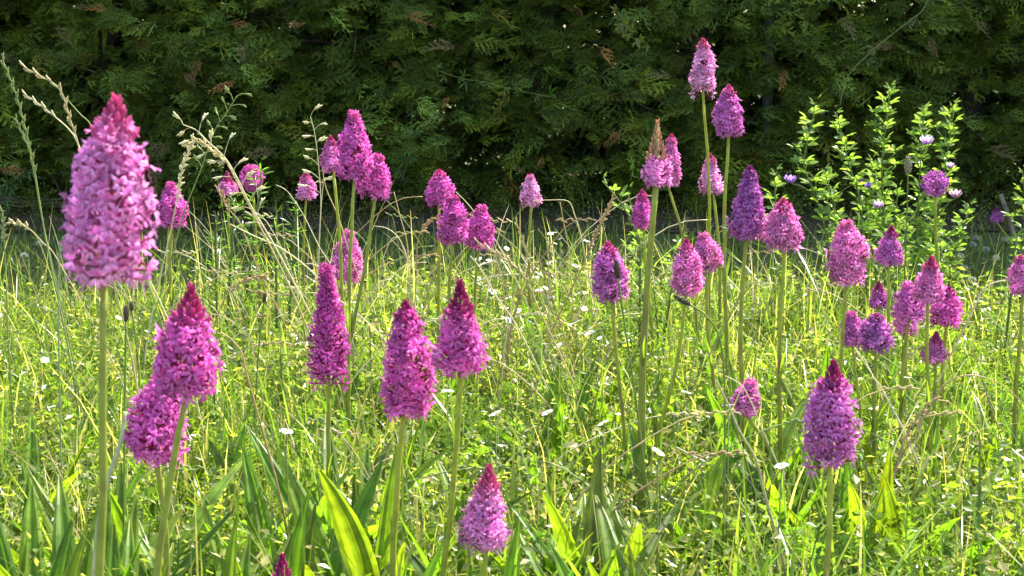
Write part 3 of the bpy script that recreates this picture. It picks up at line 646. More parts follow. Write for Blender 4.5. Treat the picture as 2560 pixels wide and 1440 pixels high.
def smooth(P, n=4):
    out = []
    for i in range(len(P) - 1):
        p0, p1, p2, p3 = P[max(i - 1, 0)], P[i], P[i + 1], P[min(i + 2, len(P) - 1)]
        for k in range(n):
            u = k / n; out.append(.5 * ((2 * p1) + (p2 - p0) * u + (2 * p0 - 5 * p1 + 4 * p2 - p3) * u * u + (3 * p1 - p0 - 3 * p2 + p3) * u ** 3))
    return out + [P[-1]]
def seedhead(pts, d, hl, hw, col, scol, label):
    hl *= 1.2; hw *= .68
    P = smooth(px_path(pts, d)); G = P[-1].copy(); G.z = 0; root = thing('plantain_seedhead', G, label, 'plantain seedhead', 'plantain seed heads')
    t = T(); Q = [p - G for p in P[::-1]]; t.tube(Q, [.0009] * len(Q), 5, scol); put('stem', t.mesh('stem', M['stem']), root)
    t = T(); a = (Q[-1] - Q[-2]).normalized(); r = random.Random(int(d * 1000)); t.pod(Vector((0, 0, 0)), a * hl, hw, 7, col)
    for i in range(46):
        u = (i + .5) / 46; an = i * 2.4; e1 = a.cross(Vector((0, 1, 0))).normalized(); e2 = a.cross(e1); rd = e1 * math.cos(an) + e2 * math.sin(an)
        p = a * hl * u + rd * hw * .8 * math.sin(math.pi * min(1, u * .85 + .12)) ** .6; t.pod(p, p + (rd + a * 1.3) * hw * .5, hw * .2, 3, tuple(c * r.uniform(.7, 1.5) for c in col))
    put('seed_head', t.mesh('seed_head', M['straw']), root, Q[-1] - a * hl * .1)
BR, GS = (.12, .09, .05), (.20, .26, .06)
seedhead([(315, 800), (312, 980), (310, 1200), (308, 1440)], 1.10, .011, .003, BR, GS, 'dark plantain seed head on a thin stem beside the huge lilac orchid')
seedhead([(330, 775), (345, 900), (350, 1010)], 1.5, .008, .003, BR, GS, 'small brown plantain seed head in the sunny grass')
seedhead([(1545, 692), (1560, 800), (1590, 1000), (1612, 1180)], 1.22, .014, .0036, (.07, .06, .03), GS, 'dark plantain seed head in front of the purple-pink orchid')
seedhead([(1722, 760), (1765, 790), (1800, 850), (1812, 1000), (1808, 1350)], 1.2, .014, .0034, (.10, .085, .04), GS, 'olive plantain seed head bowed beside the slanting orchid stem')
seedhead([(2270, 430), (2268, 520), (2262, 680), (2260, 800)], 1.85, .018, .0058, (.30, .28, .17), (.16, .21, .05), 'pale cream plantain seed head rising before the leafy bush')
seedhead([(660, 755), (648, 860), (640, 980)], 1.5, .009, .003, BR, GS, 'brown plantain seed head near a tuft of plantain leaves')

# ------------------------------------------------------------------ grass stalks with seed heads
def spikelet(seed, L=1.0):
    r = random.Random(seed); t = T()
    for k in range(4):
        a = Vector((r.uniform(-.05, .05), .16 * k, 0)); sg = 1 if k % 2 else -1
        t.pod(a, a + Vector((sg * .13, .5, r.uniform(-.05, .05))), .09, 4, (1, 1, 1), (1.2, 1.2, 1.15))
    return t.mesh('spikelet', M['straw'])
SK = [spikelet(i) for i in range(3)]
def stalk(pts, d, kind, col, label, rad=.0009, group=None, n=9, sl=.010, name='grass_stalk', scol=None):
    sl *= .82; n = int(n * 1.2); rad *= .85
    P = smooth(px_path(pts, d)); G = P[-1].copy(); G.z = 0; root = thing(name, G, label, 'grass', group)
    Q = [p - G for p in P[::-1]]; t = T(); m = len(Q); r = random.Random(int(pts[0][0] * 7 + pts[0][1]))
    t.tube(Q, [rad * (1.25 - .75 * i / m) for i in range(m)], 5, scol or tuple(c * .85 for c in col), col); put('stem', t.mesh('stem', M['straw']), root)
    ln = [0]
    for i in range(1, m): ln.append(ln[-1] + (Q[m - i] - Q[m - 1 - i]).length)
    def along(s):
        for i in range(1, m):
            if ln[i] >= s:
                k = (s - ln[i - 1]) / max(1e-6, ln[i] - ln[i - 1]); a, b = Q[m - i], Q[m - 1 - i]; return a.lerp(b, k), (a - b).normalized()
        return Q[0], Vector((0, 0, 1))
    if kind == 'bare': return
    for i in range(n):
        if kind == 'spike':
            p, dr = along(i * sl * .62); sd = dr.cross(Vector((0, 1, 0))).normalized() * (1 if i % 2 else -1)
            put('spikelet', SK[i % 3], root, mat4=basis(dr + sd * .25, (0, -1, .2), sl * r.uniform(.85, 1.15), .6, p), color=col)
        elif kind == 'tuft':
            p, dr = along(i * sl * .32); an = i * 2.4; e1 = dr.cross(Vector((0, 1, 0))).normalized(); e2 = dr.cross(e1)
            put('spikelet', SK[i % 3], root, mat4=basis(dr + (e1 * math.cos(an) + e2 * math.sin(an)) * .6, (0, -1, .2), sl * r.uniform(.7, 1.1), 1.2, p), color=col)
        else:
            p, dr = along(i * sl * .75); sd = dr.cross(Vector((0, 1, 0))).normalized() * (1 if i % 2 else -1) + Vector((0, r.uniform(-.5, .5), 0))
            b = p + (dr * .6 + sd * r.uniform(.5, 1.0)) * sl * r.uniform(.4, 1.5); t = T(); t.tube([p, p.lerp(b, .5) + Vector((0, 0, .001)), b], [rad * .4] * 3, 3, col, cap=False)
            br = put('branchlet', t.mesh('branchlet', M['straw']), root)
            put('spikelet', SK[i % 3], br, mat4=basis((b - p).normalized() + Vector((0, 0, -.5)), (0, -1, .2), sl * r.uniform(.8, 1.15), 1, b), color=col)
ST, PA, GR, TN = (.64, .53, .27), (.74, .68, .44), (.33, .40, .13), (.52, .37, .19)
stalk([(10, 158), (38, 230), (60, 310), (85, 420), (115, 600)], 1.55, 'spike', GR, 'green rye-grass spike leaning by the huge lilac orchid', .0011, n=16, sl=.013)
stalk([(42, 300), (60, 345), (72, 372), (90, 460), (112, 580)], 1.56, 'spike', GR, 'short green side spike of rye-grass against the dark hedge', .0009, n=5, sl=.010)
stalk([(68, 172), (105, 192), (140, 214), (160, 245), (172, 290), (194, 356), (215, 450)], 1.5, 'spike', ST, 'straw-coloured spike arching over with a thick tan joint', .0011, n=11, sl=.014)
stalk([(68, 240), (92, 256), (130, 286), (178, 330), (215, 400)], 1.52, 'spike', PA, 'pale straw spike bending away below a taller tan one', .0009, n=6, sl=.012)
stalk([(165, 245), (200, 285), (228, 315), (255, 400)], 1.54, 'bare', GR, 'bare green stalk disappearing behind the huge lilac orchid', .0009)
stalk([(592, 240), (565, 285), (535, 330), (500, 430), (460, 530), (430, 640)], 1.75, 'panicle', GR, 'tall green grass leaning over with tiny white-tipped spikelets', .0010, n=12, sl=.012)
stalk([(458, 312), (490, 325), (515, 350), (560, 392), (590, 440), (630, 520), (700, 640)], 1.7, 'panicle', PA, 'drooping oat-like grass with pale hanging spikelets', .0012, n=14, sl=.016)
stalk([(470, 358), (500, 355), (525, 370), (560, 405), (585, 440)], 1.71, 'tuft', ST, 'thick tan grass head lying along the drooping oat-like grass', .0012, n=16, sl=.012)
stalk([(482, 352), (468, 385), (455, 425), (448, 470), (430, 560)], 1.72, 'tuft', PA, 'upright cream grass head with fluffy white anthers', .0010, n=22, sl=.011)
stalk([(776, 292), (786, 330), (795, 400), (802, 500), (798, 620)], 1.95, 'panicle', PA, 'pale nodding grass panicle beside the tight orchid trio', .0008, n=10, sl=.015)
stalk([(690, 462), (720, 480), (760, 540), (800, 620), (850, 700)], 1.9, 'bare', PA, 'pale arched straw stalk behind the feathery foliage')
stalk([(575, 560), (640, 592), (710, 625), (790, 690), (830, 760)], 1.75, 'bare', PA, 'long pale straw stalk slanting low across the grass', .0013)
stalk([(545, 470), (570, 520), (600, 560), (640, 660)], 1.95, 'tuft', TN, 'brown chaffy grass head below the dusty pink orchid', .0012, n=12, sl=.010)
stalk([(1330, 502), (1375, 500), (1420, 503), (1436, 535), (1455, 600), (1470, 680)], 1.95, 'bare', PA, 'straw stalk snapped into a flat-topped bend by the lone pale orchid', .0010)
stalk([(1315, 515), (1285, 545), (1262, 585), (1245, 660)], 1.97, 'bare', GR, 'green stalk curving up to the lone pale orchid')
stalk([(1532, 496), (1512, 540), (1488, 590), (1450, 680)], 1.8, 'tuft', TN, 'tan fuzzy grass spike leaning against the dark hedge', .0011, n=24, sl=.010)
stalk([(1292, 560), (1315, 620), (1338, 690), (1360, 760)], 1.85, 'spike', ST, 'straw spike slanting beside the stem of the lone pale orchid', n=10, sl=.012)
stalk([(1345, 572), (1385, 625), (1420, 670), (1470, 760)], 1.8, 'bare', (.40, .40, .14), 'yellow-green stalk slanting to a knobbed joint')
stalk([(1338, 632), (1350, 665), (1370, 705), (1385, 760)], 1.78, 'spike', TN, 'short tan grass spike in front of the shaded lawn', n=9, sl=.010)
stalk([(1400, 505), (1410, 560), (1425, 640), (1430, 730)], 1.9, 'bare', ST, 'upright straw stalk under the snapped bend')
stalk([(985, 480), (1000, 540), (1018, 610), (1024, 720)], 1.7, 'bare', ST, 'dark straw stalk by the lower trio orchid', .0010)
stalk([(935, 565), (970, 572), (1000, 600), (1020, 660), (1030, 760)], 1.65, 'bare', PA, 'hooked pale stalk bending over in the meadow')
stalk([(1090, 545), (1065, 560), (1045, 600), (1040, 700)], 1.75, 'tuft', TN, 'short brown grass head beside the descending row of orchids', n=9, sl=.010)
stalk([(1200, 610), (1250, 640), (1310, 690), (1350, 780)], 1.6, 'spike', ST, 'long straw spike slanting down from the descending row of orchids', .0012, n=12, sl=.014)
stalk([(1175, 640), (1200, 670), (1240, 740), (1300, 830)], 1.6, 'bare', PA, 'pale straw stalk slanting beneath the descending row of orchids', .0012)
stalk([(1140, 480), (1170, 510), (1215, 570), (1260, 640)], 1.78, 'bare', PA, 'thin pale stalk passing behind the middle orchid of the row', .0008)
stalk([(660, 690), (620, 698), (585, 720), (555, 760), (530, 830)], 1.45, 'tuft', TN, 'tan arched grass head hanging behind a crimson-tipped orchid', n=14, sl=.010)
stalk([(550, 830), (580, 850), (605, 885), (620, 950)], 1.2, 'bare', TN, 'brown curled stalk beside a magenta orchid', .0012)
stalk([(30, 556), (70, 570), (110, 610), (150, 660)], 1.6, 'tuft', ST, 'small straw grass head over the shaded lawn', n=8, sl=.010)
stalk([(6, 530), (10, 600), (16, 720), (20, 850)], 1.5, 'tuft', (.30, .33, .12), 'slim green grass spike standing over the shaded lawn', n=14, sl=.009)
stalk([(152, 610), (148, 660), (146, 720), (146, 800)], 1.3, 'spike', (.36, .42, .25), 'pale grey-green grass stalk under the huge lilac orchid', n=4, sl=.010)
stalk([(2440, 760), (2450, 735), (2475, 710), (2520, 700), (2545, 700)][::-1], 1.5, 'bare', PA, 'pale stalk arching up to the cut-off pink orchid', .0012)
stalk([(2180, 940), (2200, 965), (2235, 1030), (2270, 1100)], 1.35, 'bare', PA, 'pale dry stalk slanting below the dense orchid cluster', .0016)
stalk([(2400, 815), (2425, 860), (2450, 930), (2475, 1010)], 1.45, 'bare', (.45, .42, .18), 'straw stalk slanting away from the dense orchid cluster')
stalk([(2560, 1010), (2500, 960), (2430, 938), (2370, 955), (2330, 1010)], 1.3, 'bare', TN, 'long tan stalk arched like a bow over the grass', .0010)
stalk([(2350, 1000), (2320, 1010), (2260, 1100), (2240, 1180)], 1.25, 'spike', TN, 'tan grass spike slanting in the low grass', n=10, sl=.012)
stalk([(1690, 1118), (1730, 1140), (1770, 1160), (1830, 1195)], 1.38, 'bare', (.50, .52, .35), 'thick pale dry stem lying across the low grass', .0022)
stalk([(1790, 950), (1820, 1010), (1850, 1080), (1890, 1150), (1910, 1230)], 1.12, 'bare', (.48, .46, .26), 'jointed pale stalk slanting past the small tilted orchid', .0014)
stalk([(1790, 930), (1850, 960), (1880, 1010), (1900, 1060)], 1.3, 'bare', PA, 'thin straw stalk crossing the small tilted orchid', .0008)
stalk([(312, 1030), (300, 1110), (270, 1200), (248, 1300), (235, 1440)], .90, 'bare', (.55, .55, .35), 'broad pale dry blade beside the thick orchid stem', .0026)
stalk([(1930, 712), (1900, 706), (1860, 720), (1830, 780)], 1.5, 'bare', (.45, .42, .2), 'straw stalk looping beside the stout violet orchid stem')
stalk([(2060, 640), (2000, 620), (1960, 640), (1920, 760)], 1.7, 'bare', (.40, .40, .18), 'pale stalk curving behind the plump pink orchid')
stalk([(1870, 545), (1830, 560), (1790, 575), (1780, 640)], 1.6, 'panicle', (.34, .38, .18), 'wispy green grass head reaching past the tall orchid stems', n=6, sl=.009, rad=.0006)
stalk([(805, 410), (815, 470), (845, 540), (870, 620)], 1.76, 'bare', ST, 'straw stalk leaning behind the tight orchid trio')
# many plain look-alike stalks
r = random.Random(55)
for i in range(96):
    u = r.random()
    if i < 42: px, d = r.uniform(600, 1500), r.uniform(1.6, 2.35)
    else: px, d = r.uniform(0, 2560), r.uniform(1.15, 2.2)
    h = r.uniform(.12, .27) if i < 42 else r.uniform(.09, .19)
    p = at(px, 900, d); gx, gy = p.x, p.y
    if gy > float(edge(np.array([gx]))[0]) + .05: continue
    ln = r.uniform(-.12, .16); top = Vector((gx + ln, gy + r.uniform(-.04, .04), h)); G = Vector((gx, gy, 0))
    k = r.random(); col = ST if k < .35 else PA if k < .55 else TN if k < .7 else GR
    dryk = col is not GR
    root = thing('dry_stalk' if dryk else 'green_stalk', G, 'thin dry straw stalk standing in the sunny meadow' if dryk else 'thin green flowering grass stalk standing in the sunny meadow', 'grass', 'thin dry stalks' if dryk else 'thin green stalks')
    pts = [Vector((0, 0, -.002)), Vector((ln * .15, 0, h * .35)), Vector((ln * .45, (top.y - gy) * .5, h * .72)), top - G, top - G + Vector((ln * .35, 0, h * .04))]
    Q = smooth(pts, 3); m = len(Q); t = T(); t.tube(Q, [.0009 * (1.2 - .7 * j / m) for j in range(m)], 4, tuple(c * .8 for c in col), col); put('stem', t.mesh('stem', M['straw']), root)
    if r.random() < .6:
        a = (Q[-1] - Q[-2]).normalized(); nn = r.randrange(5, 10)
        for j in range(nn):
            p = Q[-1] - a * j * .006; sd = a.cross(Vector((0, 1, 0))).normalized() * (1 if j % 2 else -1)
            put('spikelet', SK[j % 3], root, mat4=basis(a + sd * .3, (0, -1, .2), .009 * r.uniform(.7, 1.1), .7, p), color=col)

# ------------------------------------------------------------------ leafy bush stems, feathery plants, vines
def trileaf(nar, seed):
    r = random.Random(seed); t = T(); t.strip([Vector((0, 0, 0)), Vector((0, .32, .03))], [.018, .014], (1, 0, 0), (.8, .85, .7))
    for a in (0, -58, 58):
        an = math.radians(a + r.uniform(-10, 10)); d = Vector((math.sin(an), math.cos(an), r.uniform(-.15, .2))); s = Vector((d.y, -d.x, 0)).normalized(); L = r.uniform(.55, .72) * (1 if a == 0 else .88); b = Vector((0, .32, .03))
        prev = None
        for i, (u, wv) in enumerate(((0, .04), (.3, .8), (.6, 1.0), (.88, .55), (1, .05))):
            c = b + d * L * u + Vector((0, 0, -.12 * u * u)); ww = wv * L * nar
            ring = [t.vert(c - s * ww + Vector((0, 0, ww * .45)), (1, 1, 1)), t.vert(c, (.85, .88, .8)), t.vert(c + s * ww + Vector((0, 0, ww * .45)), (1, 1, 1))]
            if prev:
                for k in range(2): t.quad(prev[k], prev[k + 1], ring[k + 1], ring[k])
            prev = ring
    return t.mesh('leaf', M['leaf'], False)
TL = [trileaf(.21, i) for i in range(4)]; NL = [trileaf(.085, 20 + i) for i in range(3)]
def pea_head(col):
    t = T(); r = random.Random(2)
    for i in range(16):
        an = i * 2.4; u = i / 16; el = .1 + .5 * u; d = Vector((math.cos(an) * math.cos(el), math.sin(an) * math.cos(el), math.sin(el) + .3)).normalized()
        t.pod(d * .15, d * .75, .13, 4, (.8, .6, .8), (1, 1, 1)); s = d.cross(Vector((0, 0, 1))).normalized()
        t.strip([d * .6, d * .95 + Vector((0, 0, .08)), d * 1.05 + Vector((0, 0, .2))], [.06, .2, .03], s, (1, 1, 1), (1.3, 1.35, 1.2))
    return t.mesh('flower_cluster', M['petal'], False)
PEA = pea_head(None)
def leafy(pts, d, label, cat_='shrub', name='leafy_shrub', n=30, L=.027, leaves=TL, col=(.23, .30, .085), side=True, flowers=(), group=None, upto=.75, stemcol=(.13, .17, .05)):
    P = smooth(px_path(pts, d)); G = P[-1].copy(); G.z = 0; root = thing(name, G, label, cat_, group)
    Q = [p - G for p in P[::-1]]; m = len(Q); r = random.Random(int(pts[0][0])); t = T()
    t.tube(Q, [.0021 * (1.1 - .7 * i / m) for i in range(m)], 5, stemcol, (.16, .22, .06)); put('stem', t.mesh('stem', M['stem']), root)
    tot = sum((Q[i + 1] - Q[i]).length for i in range(m - 1))
    def along(u):
        s = u * tot
        for i in range(m - 1, 0, -1):
            l = (Q[i] - Q[i - 1]).length
            if s <= l: return Q[i].lerp(Q[i - 1], s / max(l, 1e-6)), (Q[i] - Q[i - 1]).normalized()
            s -= l
        return Q[0], Vector((0, 0, 1))
    for i in range(n):
        u = (i / n) ** 1.05 * upto; p, dr = along(u); an = i * 2.4 + r.uniform(-.3, .3); o = Vector((math.cos(an), math.sin(an) * .8, 0)); up = 1.6 if i < 4 else r.uniform(.5, 1.4)
        g = math.exp(r.gauss(0, .17)); s = L * (r.uniform(.55, .8) if i < 3 else r.uniform(.8, 1.15))
        put('leaf', leaves[r.randrange(len(leaves))], root, mat4=basis(o + Vector((0, 0, up)), Vector((0, 0, 1)) - o * .2, s, 1, p), color=[c * g for c in col])
        if side and i > 5 and i % 3 == 0:
            b = p + (o + Vector((0, 0, .9))).normalized() * L * r.uniform(.5, 1.1); t = T(); t.tube([p, p.lerp(b, .5), b], [.0010, .0009, .0006], 4, (.15, .21, .05)); br = put('side_shoot', t.mesh('side_shoot', M['stem']), root)
            for j in range(4):
                a2 = an + j * 2.1; o2 = Vector((math.cos(a2), math.sin(a2), r.uniform(.5, 1.4))); g = math.exp(r.gauss(0, .17))
                put('leaf', leaves[r.randrange(len(leaves))], br, mat4=basis(o2, Vector((0, 0, 1)) - o2 * .2, L * r.uniform(.55, .85), 1, b), color=[c * g for c in col])
    for (fx, fy, fs_, fc) in flowers:
        f = at(fx, fy, d - .06) - G; fs_ *= 1.15; p, dr = along(.35); best = min((along(k / 20) for k in range(20)), key=lambda q: (q[0] - f).length + max(0, q[0].z - f.z + .02) * 3)[0]
        t = T(); t.tube([best, best.lerp(f, .6) + Vector((0, 0, .003)), f], [.0010, .0009, .0008], 4, (.14, .17, .06)); st = put('flower_stalk', t.mesh('flower_stalk', M['stem']), root)
        put('flower_cluster', PEA, st, mat4=Matrix.Translation(f) @ Matrix.Diagonal((fs_ * .8, fs_ * .8, fs_ * 1.15, 1)), color=fc)
LV = (.40, .30, .62); PV = (.62, .55, .75)
leafy([(2040, 256), (2025, 330), (2010, 410), (2035, 480), (2060, 560), (2075, 680)], 2.20, 'slender bush stem with sparse bright leaf tufts, beside the plump pink orchid', flowers=[(1975, 458, .011, LV)], n=31)
leafy([(2092, 290), (2108, 350), (2125, 420), (2150, 500), (2160, 600), (2165, 700)], 2.25, 'leafy bush stem with forked bright tip between two taller ones', n=35)
leafy([(2225, 222), (2218, 290), (2208, 370), (2205, 450), (2210, 560), (2212, 700)], 2.25, 'tallest bush stem, upright with stacked bright leaves', n=46, flowers=[(2195, 520, .010, PV)])
leafy([(2312, 275), (2305, 340), (2300, 430), (2295, 530), (2285, 680)], 2.28, 'bush stem carrying a pale lilac pea flower near its bright tip', n=42, flowers=[(2316, 362, .0125, PV)])
leafy([(2385, 265), (2375, 340), (2362, 430), (2345, 530), (2320, 680)], 2.32, 'bush stem with spreading bright leaves and one faded flower', n=42, flowers=[(2388, 495, .012, (.50, .42, .45))])
leafy([(2425, 520), (2405, 580), (2385, 640), (2370, 720)], 2.2, 'short outer bush shoot beside the dark shaded lawn', n=25)
leafy([(1940, 432), (1938, 490), (1945, 560), (1950, 680)], 2.1, 'small bright leafy shoot behind the dark violet orchid', n=21)
leafy([(2270, 560), (2262, 600), (2250, 650), (2240, 720)], 2.15, 'low leafy bush shoot filling in behind the neat purple cone orchid', n=25)
leafy([(2130, 560), (2140, 600), (2150, 660), (2150, 740)], 2.2, 'low leafy bush shoot behind the barrel-shaped pink orchid', n=25)
leafy([(2350, 600), (2352, 640), (2350, 690), (2345, 740)], 2.15, 'low leafy bush shoot behind the highest cluster orchid', n=21)
leafy([(1505, 452), (1530, 480), (1560, 520), (1590, 580), (1600, 680)], 2.05, 'leafy branch with drooping bright tip beside the tan-tipped orchid', n=16, L=.026)
leafy([(1570, 476), (1578, 520), (1600, 580), (1615, 680)], 2.1, 'thin leafy sprig behind the small magenta orchid', n=9, L=.020, side=False)
leafy([(2556, 425), (2562, 500), (2560, 600), (2555, 700)], 2.3, 'leafy shoot beside the dead stick at the hedge end', n=19)
leafy([(1705, 600), (1690, 640), (1680, 720)], 1.95, 'bright broad-leaved shoot at the foot of the bent-stemmed pink orchid', n=19, L=.022)
leafy([(1590, 560), (1600, 620), (1600, 700)], 1.95, 'bright low leafy shoot at the foot of the small magenta orchid', n=19, L=.022)
leafy([(650, 410), (652, 470), (640, 530), (630, 620)], 2.15, 'feathery narrow-leaved plant around the small round orchid', 'plant', 'feathery_plant', 24, .030, NL, (.14, .22, .05), True)
leafy([(590, 500), (585, 540), (580, 600), (575, 680)], 2.1, 'feathery narrow-leaved plant under the dusty pink orchid', 'plant', 'feathery_plant', 20, .028, NL, (.14, .22, .05), True)
leafy([(545, 530), (540, 580), (540, 660)], 2.0, 'low feathery tuft beside the brown chaffy grass head', 'plant', 'feathery_plant', 16, .026, NL, (.15, .22, .05), True)
leafy([(742, 505), (740, 550), (735, 620)], 2.1, 'feathery narrow-leaved plant under the small pink pyramid orchid', 'plant', 'feathery_plant', 18, .028, NL, (.14, .22, .05), True)
leafy([(690, 540), (690, 590), (690, 680)], 2.0, 'feathery narrow-leaved plant under the arched straw stalk', 'plant', 'feathery_plant', 16, .028, NL, (.15, .22, .05), True)
leafy([(2540, 600), (2536, 640), (2530, 720)], 1.9, 'feathery sprig above the pink orchid with the arching stalk', 'plant', 'feathery_plant', 12, .028, NL, (.13, .2, .05), True)
leafy([(2180, 400), (2182, 460), (2185, 540), (2190, 700)], 2.3, 'half-height leafy bush shoot behind the tallest bush stem', n=30, flowers=[(2170, 470, .008, LV)])
leafy([(2060, 430), (2080, 490), (2095, 570), (2100, 700)], 2.3, 'half-height leafy bush shoot at the edge of the sparse-tufted stem', n=28, flowers=[(2150, 455, .007, LV)])
leafy([(2345, 470), (2338, 530), (2330, 600), (2325, 700)], 2.35, 'half-height leafy bush shoot behind the round dusky violet orchid', n=28, flowers=[(2375, 420, .008, PV)])
leafy([(2245, 470), (2240, 540), (2240, 620), (2240, 700)], 2.32, 'half-height leafy bush shoot behind the cream plantain head', n=28)
# vines in the hedge face, shaded
def vine(pts, d, label, n, L, leaves, col, rad=.0010):
    P = smooth([at(x, y, d) for x, y in pts], 5); G = P[-1].copy(); root = thing('climbing_vine', G, label, 'vine'); Q = [p - G for p in P]; m = len(Q); r = random.Random(int(pts[0][0]) + 1)
    t = T(); t.tube(Q, [rad] * m, 4, tuple(c * 1.1 for c in col)); put('stem', t.mesh('stem', M['stem']), root)
    for i in range(n):
        k = i * (m - 1) / n; p = Q[int(k)].lerp(Q[min(m - 1, int(k) + 1)], k % 1); an = i * 2.0 + r.uniform(-.4, .4)
        put('leaf', leaves[r.randrange(len(leaves))], root, mat4=basis((math.cos(an), -.35, math.sin(an) * .8), (r.uniform(-.3, .3), -1, .6), L * r.uniform(.7, 1.2), 1, p), color=[c * math.exp(r.gauss(0, .15)) for c in col])
vine([(1080, 170), (1150, 195), (1210, 205), (1290, 225), (1390, 245)], 3.74, 'narrow-leaved vine trailing sideways across the hedge face', 14, .034, NL, (.16, .20, .03))
vine([(1545, 30), (1560, 60), (1575, 90), (1620, 110)], 3.72, 'bright leafy vine clump hanging high on the hedge', 16, .028, TL, (.20, .25, .03))
vine([(2320, 0), (2300, 32), (2240, 78), (2180, 128), (2120, 190), (2100, 260)], 3.70, 'long pale bare-stemmed vine crossing the hedge diagonally', 9, .030, NL, (.20, .23, .06), .0016)
vine([(1030, 280), (1028, 340), (1020, 400), (1000, 460)], 3.74, 'thin vine hanging straight down the hedge', 10, .026, NL, (.09, .14, .05))
vine([(60, 430), (30, 455), (15, 480), (10, 510)], 3.70, 'narrow-leaved weed scrambling at the foot of the hedge', 16, .036, NL, (.10, .17, .04))

# ------------------------------------------------------------------ small white flowers, clover, litter, stick
def petal_mesh():
    t = T(); t.fan(Vector((0, .5, .05)), [Vector(p) for p in ((-.1, .05, 0), (-.42, .5, .12), (-.35, .88, .14), (0, 1.0, .10), (.35, .88, .14), (.42, .5, .12), (.1, .05, 0))], (.9, .92, .8), (1, 1, 1)); return t.mesh('petal', M['white'])
PET = petal_mesh()
t = T(); t.pod((0, 0, -.1), (0, 0, .5), .35, 6, (.6, .5, .1)); EYE = t.mesh('flower_eye', M['straw'])
def white_flower(G, h, s, nrmv, label, group=None, lean=0):
    root = thing('white_flower', G, label, 'flower', group); r = random.Random(int(G.x * 9999) + int(G.y * 777)); top = Vector((lean, r.uniform(-.01, .01), h))
    t = T(); t.tube([Vector((0, 0, -.002)), Vector((lean * .3, 0, h * .5)), top], [.0007, .0006, .0005], 4, (.16, .20, .06)); put('stem', t.mesh('stem', M['stem']), root)
    nv = Vector(nrmv).normalized(); e1 = nv.cross(Vector((.1, .9, .3))).normalized(); e2 = nv.cross(e1)
    for k in range(5):
        a = k * 1.2566 + .3; put('petal', PET, root, mat4=basis(e1 * math.cos(a) + e2 * math.sin(a), nv, s * r.uniform(.85, 1.1), 1.1, top), color=(.80, .80, .74))
    put('flower_eye', EYE, root, mat4=Matrix.Translation(top) @ Matrix.Diagonal((s * .5,) * 3 + (1,)), color=(1, 1, 1))
WF = [(1950, 1158, 1.1), (715, 1082, 1.15), (1120, 975, 1.3), (700, 790, 1.7), (1510, 1058, 1.2), (1370, 1032, 1.25), (1825, 1020, 1.2), (1240, 1040, 1.2), (2270, 950, 1.5), (880, 760, 1.7), (1648, 1140, 1.1)]
WN = ['white flower tilted open beside the big purple orchid stem', 'lone white flower among dark plantain leaves', 'white flower beside the cone-shaped magenta orchid', 'white flower in pale grass beside an arched stalk', 'white flower in grass below the purple-pink orchid', 'white flower over a plantain tuft, mid meadow', 'white flower touching the small tilted orchid', 'white flower close to the leaning thick orchid stem', 'white flower under the dense orchid cluster', 'white flower next to the narrow tapering orchid', 'tiny whitish flower at the foot of the thick-stemmed orchid']
for (px, py, d), lab in zip(WF, WN):
    p = at(px, py, d); white_flower(Vector((p.x, p.y, 0)), max(.03, p.z), .0062, (rnd.uniform(-.6, .6), rnd.uniform(-.1, .35), 1), lab)
r = random.Random(77)
for i in range(62):
    if i < 52: px, py = r.gauss(1340, 120), r.uniform(590, 900)
    else: px, py = r.uniform(0, 2560), r.uniform(720, 1000)
    d = max(1.5, min(2.38, 2.42 - (py - 600) / 430 + r.uniform(-.1, .1))); p = at(px, py, d)
    if p.z < .04 or p.y > 2.44: continue
    white_flower(Vector((p.x, p.y, 0)), p.z + .008, r.uniform(.0042, .0068), (r.uniform(-.6, .6), r.uniform(-.6, .4), 1), 'small white flower scattered in the sunny meadow edge', 'scattered small white flowers', r.uniform(-.02, .02))
def clover():
    t = T()
    for i in range(40):
        u = (i + .5) / 40; an = i * 2.4; z = 1 - 1.5 * u; q = math.sqrt(max(0, 1 - z * z)); d = Vector((q * math.cos(an), q * math.sin(an), z)); t.pod(d * .35, d * 1.0, .15, 3, (.75, .75, .5), (1, 1, 1))
    return t.mesh('clover_head', M['white'])
CLV = clover()
for (px, py, d) in ((2465, 624, 2.9), (2440, 596, 3.1), (2432, 612, 3.0), (2490, 646, 2.8), (2430, 700, 2.55), (2410, 672, 2.65), (2512, 600, 3.0), (2400, 640, 2.75), (60, 640, 2.7), (98, 610, 2.9), (200, 530, 3.4), (2545, 650, 2.8)):
    p = at(px, py, d); G = Vector((p.x, p.y, 0)); root = thing('clover_flower', G, 'round white clover head in the shaded lawn', 'clover', 'clover heads in the shaded lawn'); h = max(.03, p.z)
    t = T(); t.tube([(0, 0, -.002), (.004, 0, h * .5), (0, 0, h)], [.0009] * 3, 4, (.09, .14, .04)); put('stem', t.mesh('stem', M['stem']), root)
    put('flower_head', CLV, root, mat4=Matrix.Translation((0, 0, h)) @ Matrix.Diagonal((.008, .008, .007, 1)), color=(.7, .7, .62))
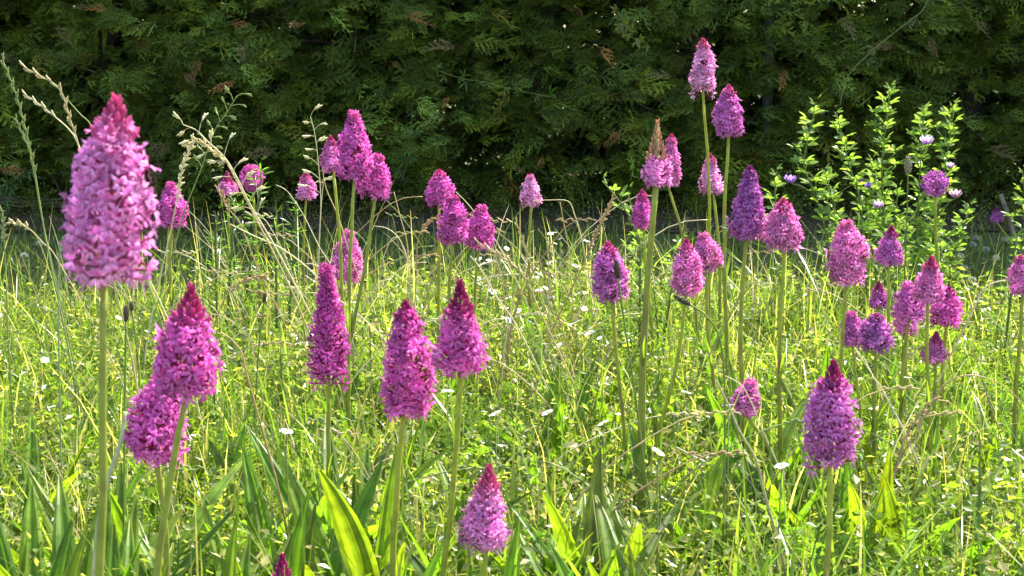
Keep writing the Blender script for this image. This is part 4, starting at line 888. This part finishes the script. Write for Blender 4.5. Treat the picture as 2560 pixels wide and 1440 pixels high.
# dead stick at the right
P = [at(2502, 486, 3.0), at(2512, 515, 3.0), at(2528, 565, 3.0), at(2545, 620, 3.0)]; P.append(Vector((P[-1].x + .02, P[-1].y, 0)))
t = T(); t.tube([p - P[-1] for p in P[::-1]], [.006, .0055, .0052, .0048, .0042], 7, (.20, .16, .11)); tag(put('dead_stick', t.mesh('dead_stick', M['bark']), None, P[-1]), 'grey dead stick leaning in front of the hedge', 'stick')
# dead leaves and dry stems at the foot of the hedge
def dry_leaf(seed):
    r = random.Random(seed); t = T(); prev = None
    for u, wv in ((0, .03), (.25, .26), (.55, .32), (.85, .18), (1, .02)):
        ring = [t.vert((-wv, u, wv * .6 + .15 * u * u), (1, 1, 1)), t.vert((0, u, .15 * u * u), (.8, .75, .7)), t.vert((wv, u, wv * .5 + .15 * u * u), (1.05, 1, 1))]
        if prev:
            for k in range(2): t.quad(prev[k], prev[k + 1], ring[k + 1], ring[k])
        prev = ring
    return t.mesh('dry_leaf', M['straw'], False)
DL = [dry_leaf(i) for i in range(3)]; r = random.Random(99)
for i in range(60):
    if i < 18: px, py = r.uniform(20, 200), r.uniform(480, 540)
    else: px, py = r.uniform(100, 2560), r.uniform(525, 585)
    cp = (py - 70) / FPX; d = min(4.0, CAM_H / max(.05, cp)); p = at(px, py, d); an = r.uniform(0, 6.28); g = r.uniform(.6, 1.2)
    o = put('dry_leaf', DL[i % 3], None, mat4=basis((math.cos(an), math.sin(an), r.uniform(-.05, .25)), (r.uniform(-.4, .4), r.uniform(-.4, .4), 1), r.uniform(.025, .05), 1, (p.x, p.y, .022)), color=(.24 * g, .16 * g, .09 * g))
    tag(o, 'dry brown fallen leaf lying at the foot of the hedge', 'leaf', 'fallen leaves under the hedge')
for i in range(16):
    px, py = r.uniform(-20, 170), r.uniform(500, 545); d = CAM_H / ((py - 70) / FPX); p = at(px, py, d); a = r.uniform(-.35, .35); L = r.uniform(.06, .14)
    t = T(); dv = Vector((math.cos(a), math.sin(a), r.uniform(-.05, .05))) * L; t.tube([-dv, Vector((0, 0, .008)), dv], [.0013] * 3, 4, (.34, .27, .17))
    tag(put('dry_twig', t.mesh('dry_twig', M['straw']), None, (p.x, p.y, .03)), 'pale dry twig lying in the litter at the hedge foot', 'twig', 'dry twigs in the hedge litter')
print('florets', NF, 'objects', len(bpy.data.objects), 'tris', sum(len(m.polygons) for m in bpy.data.meshes))
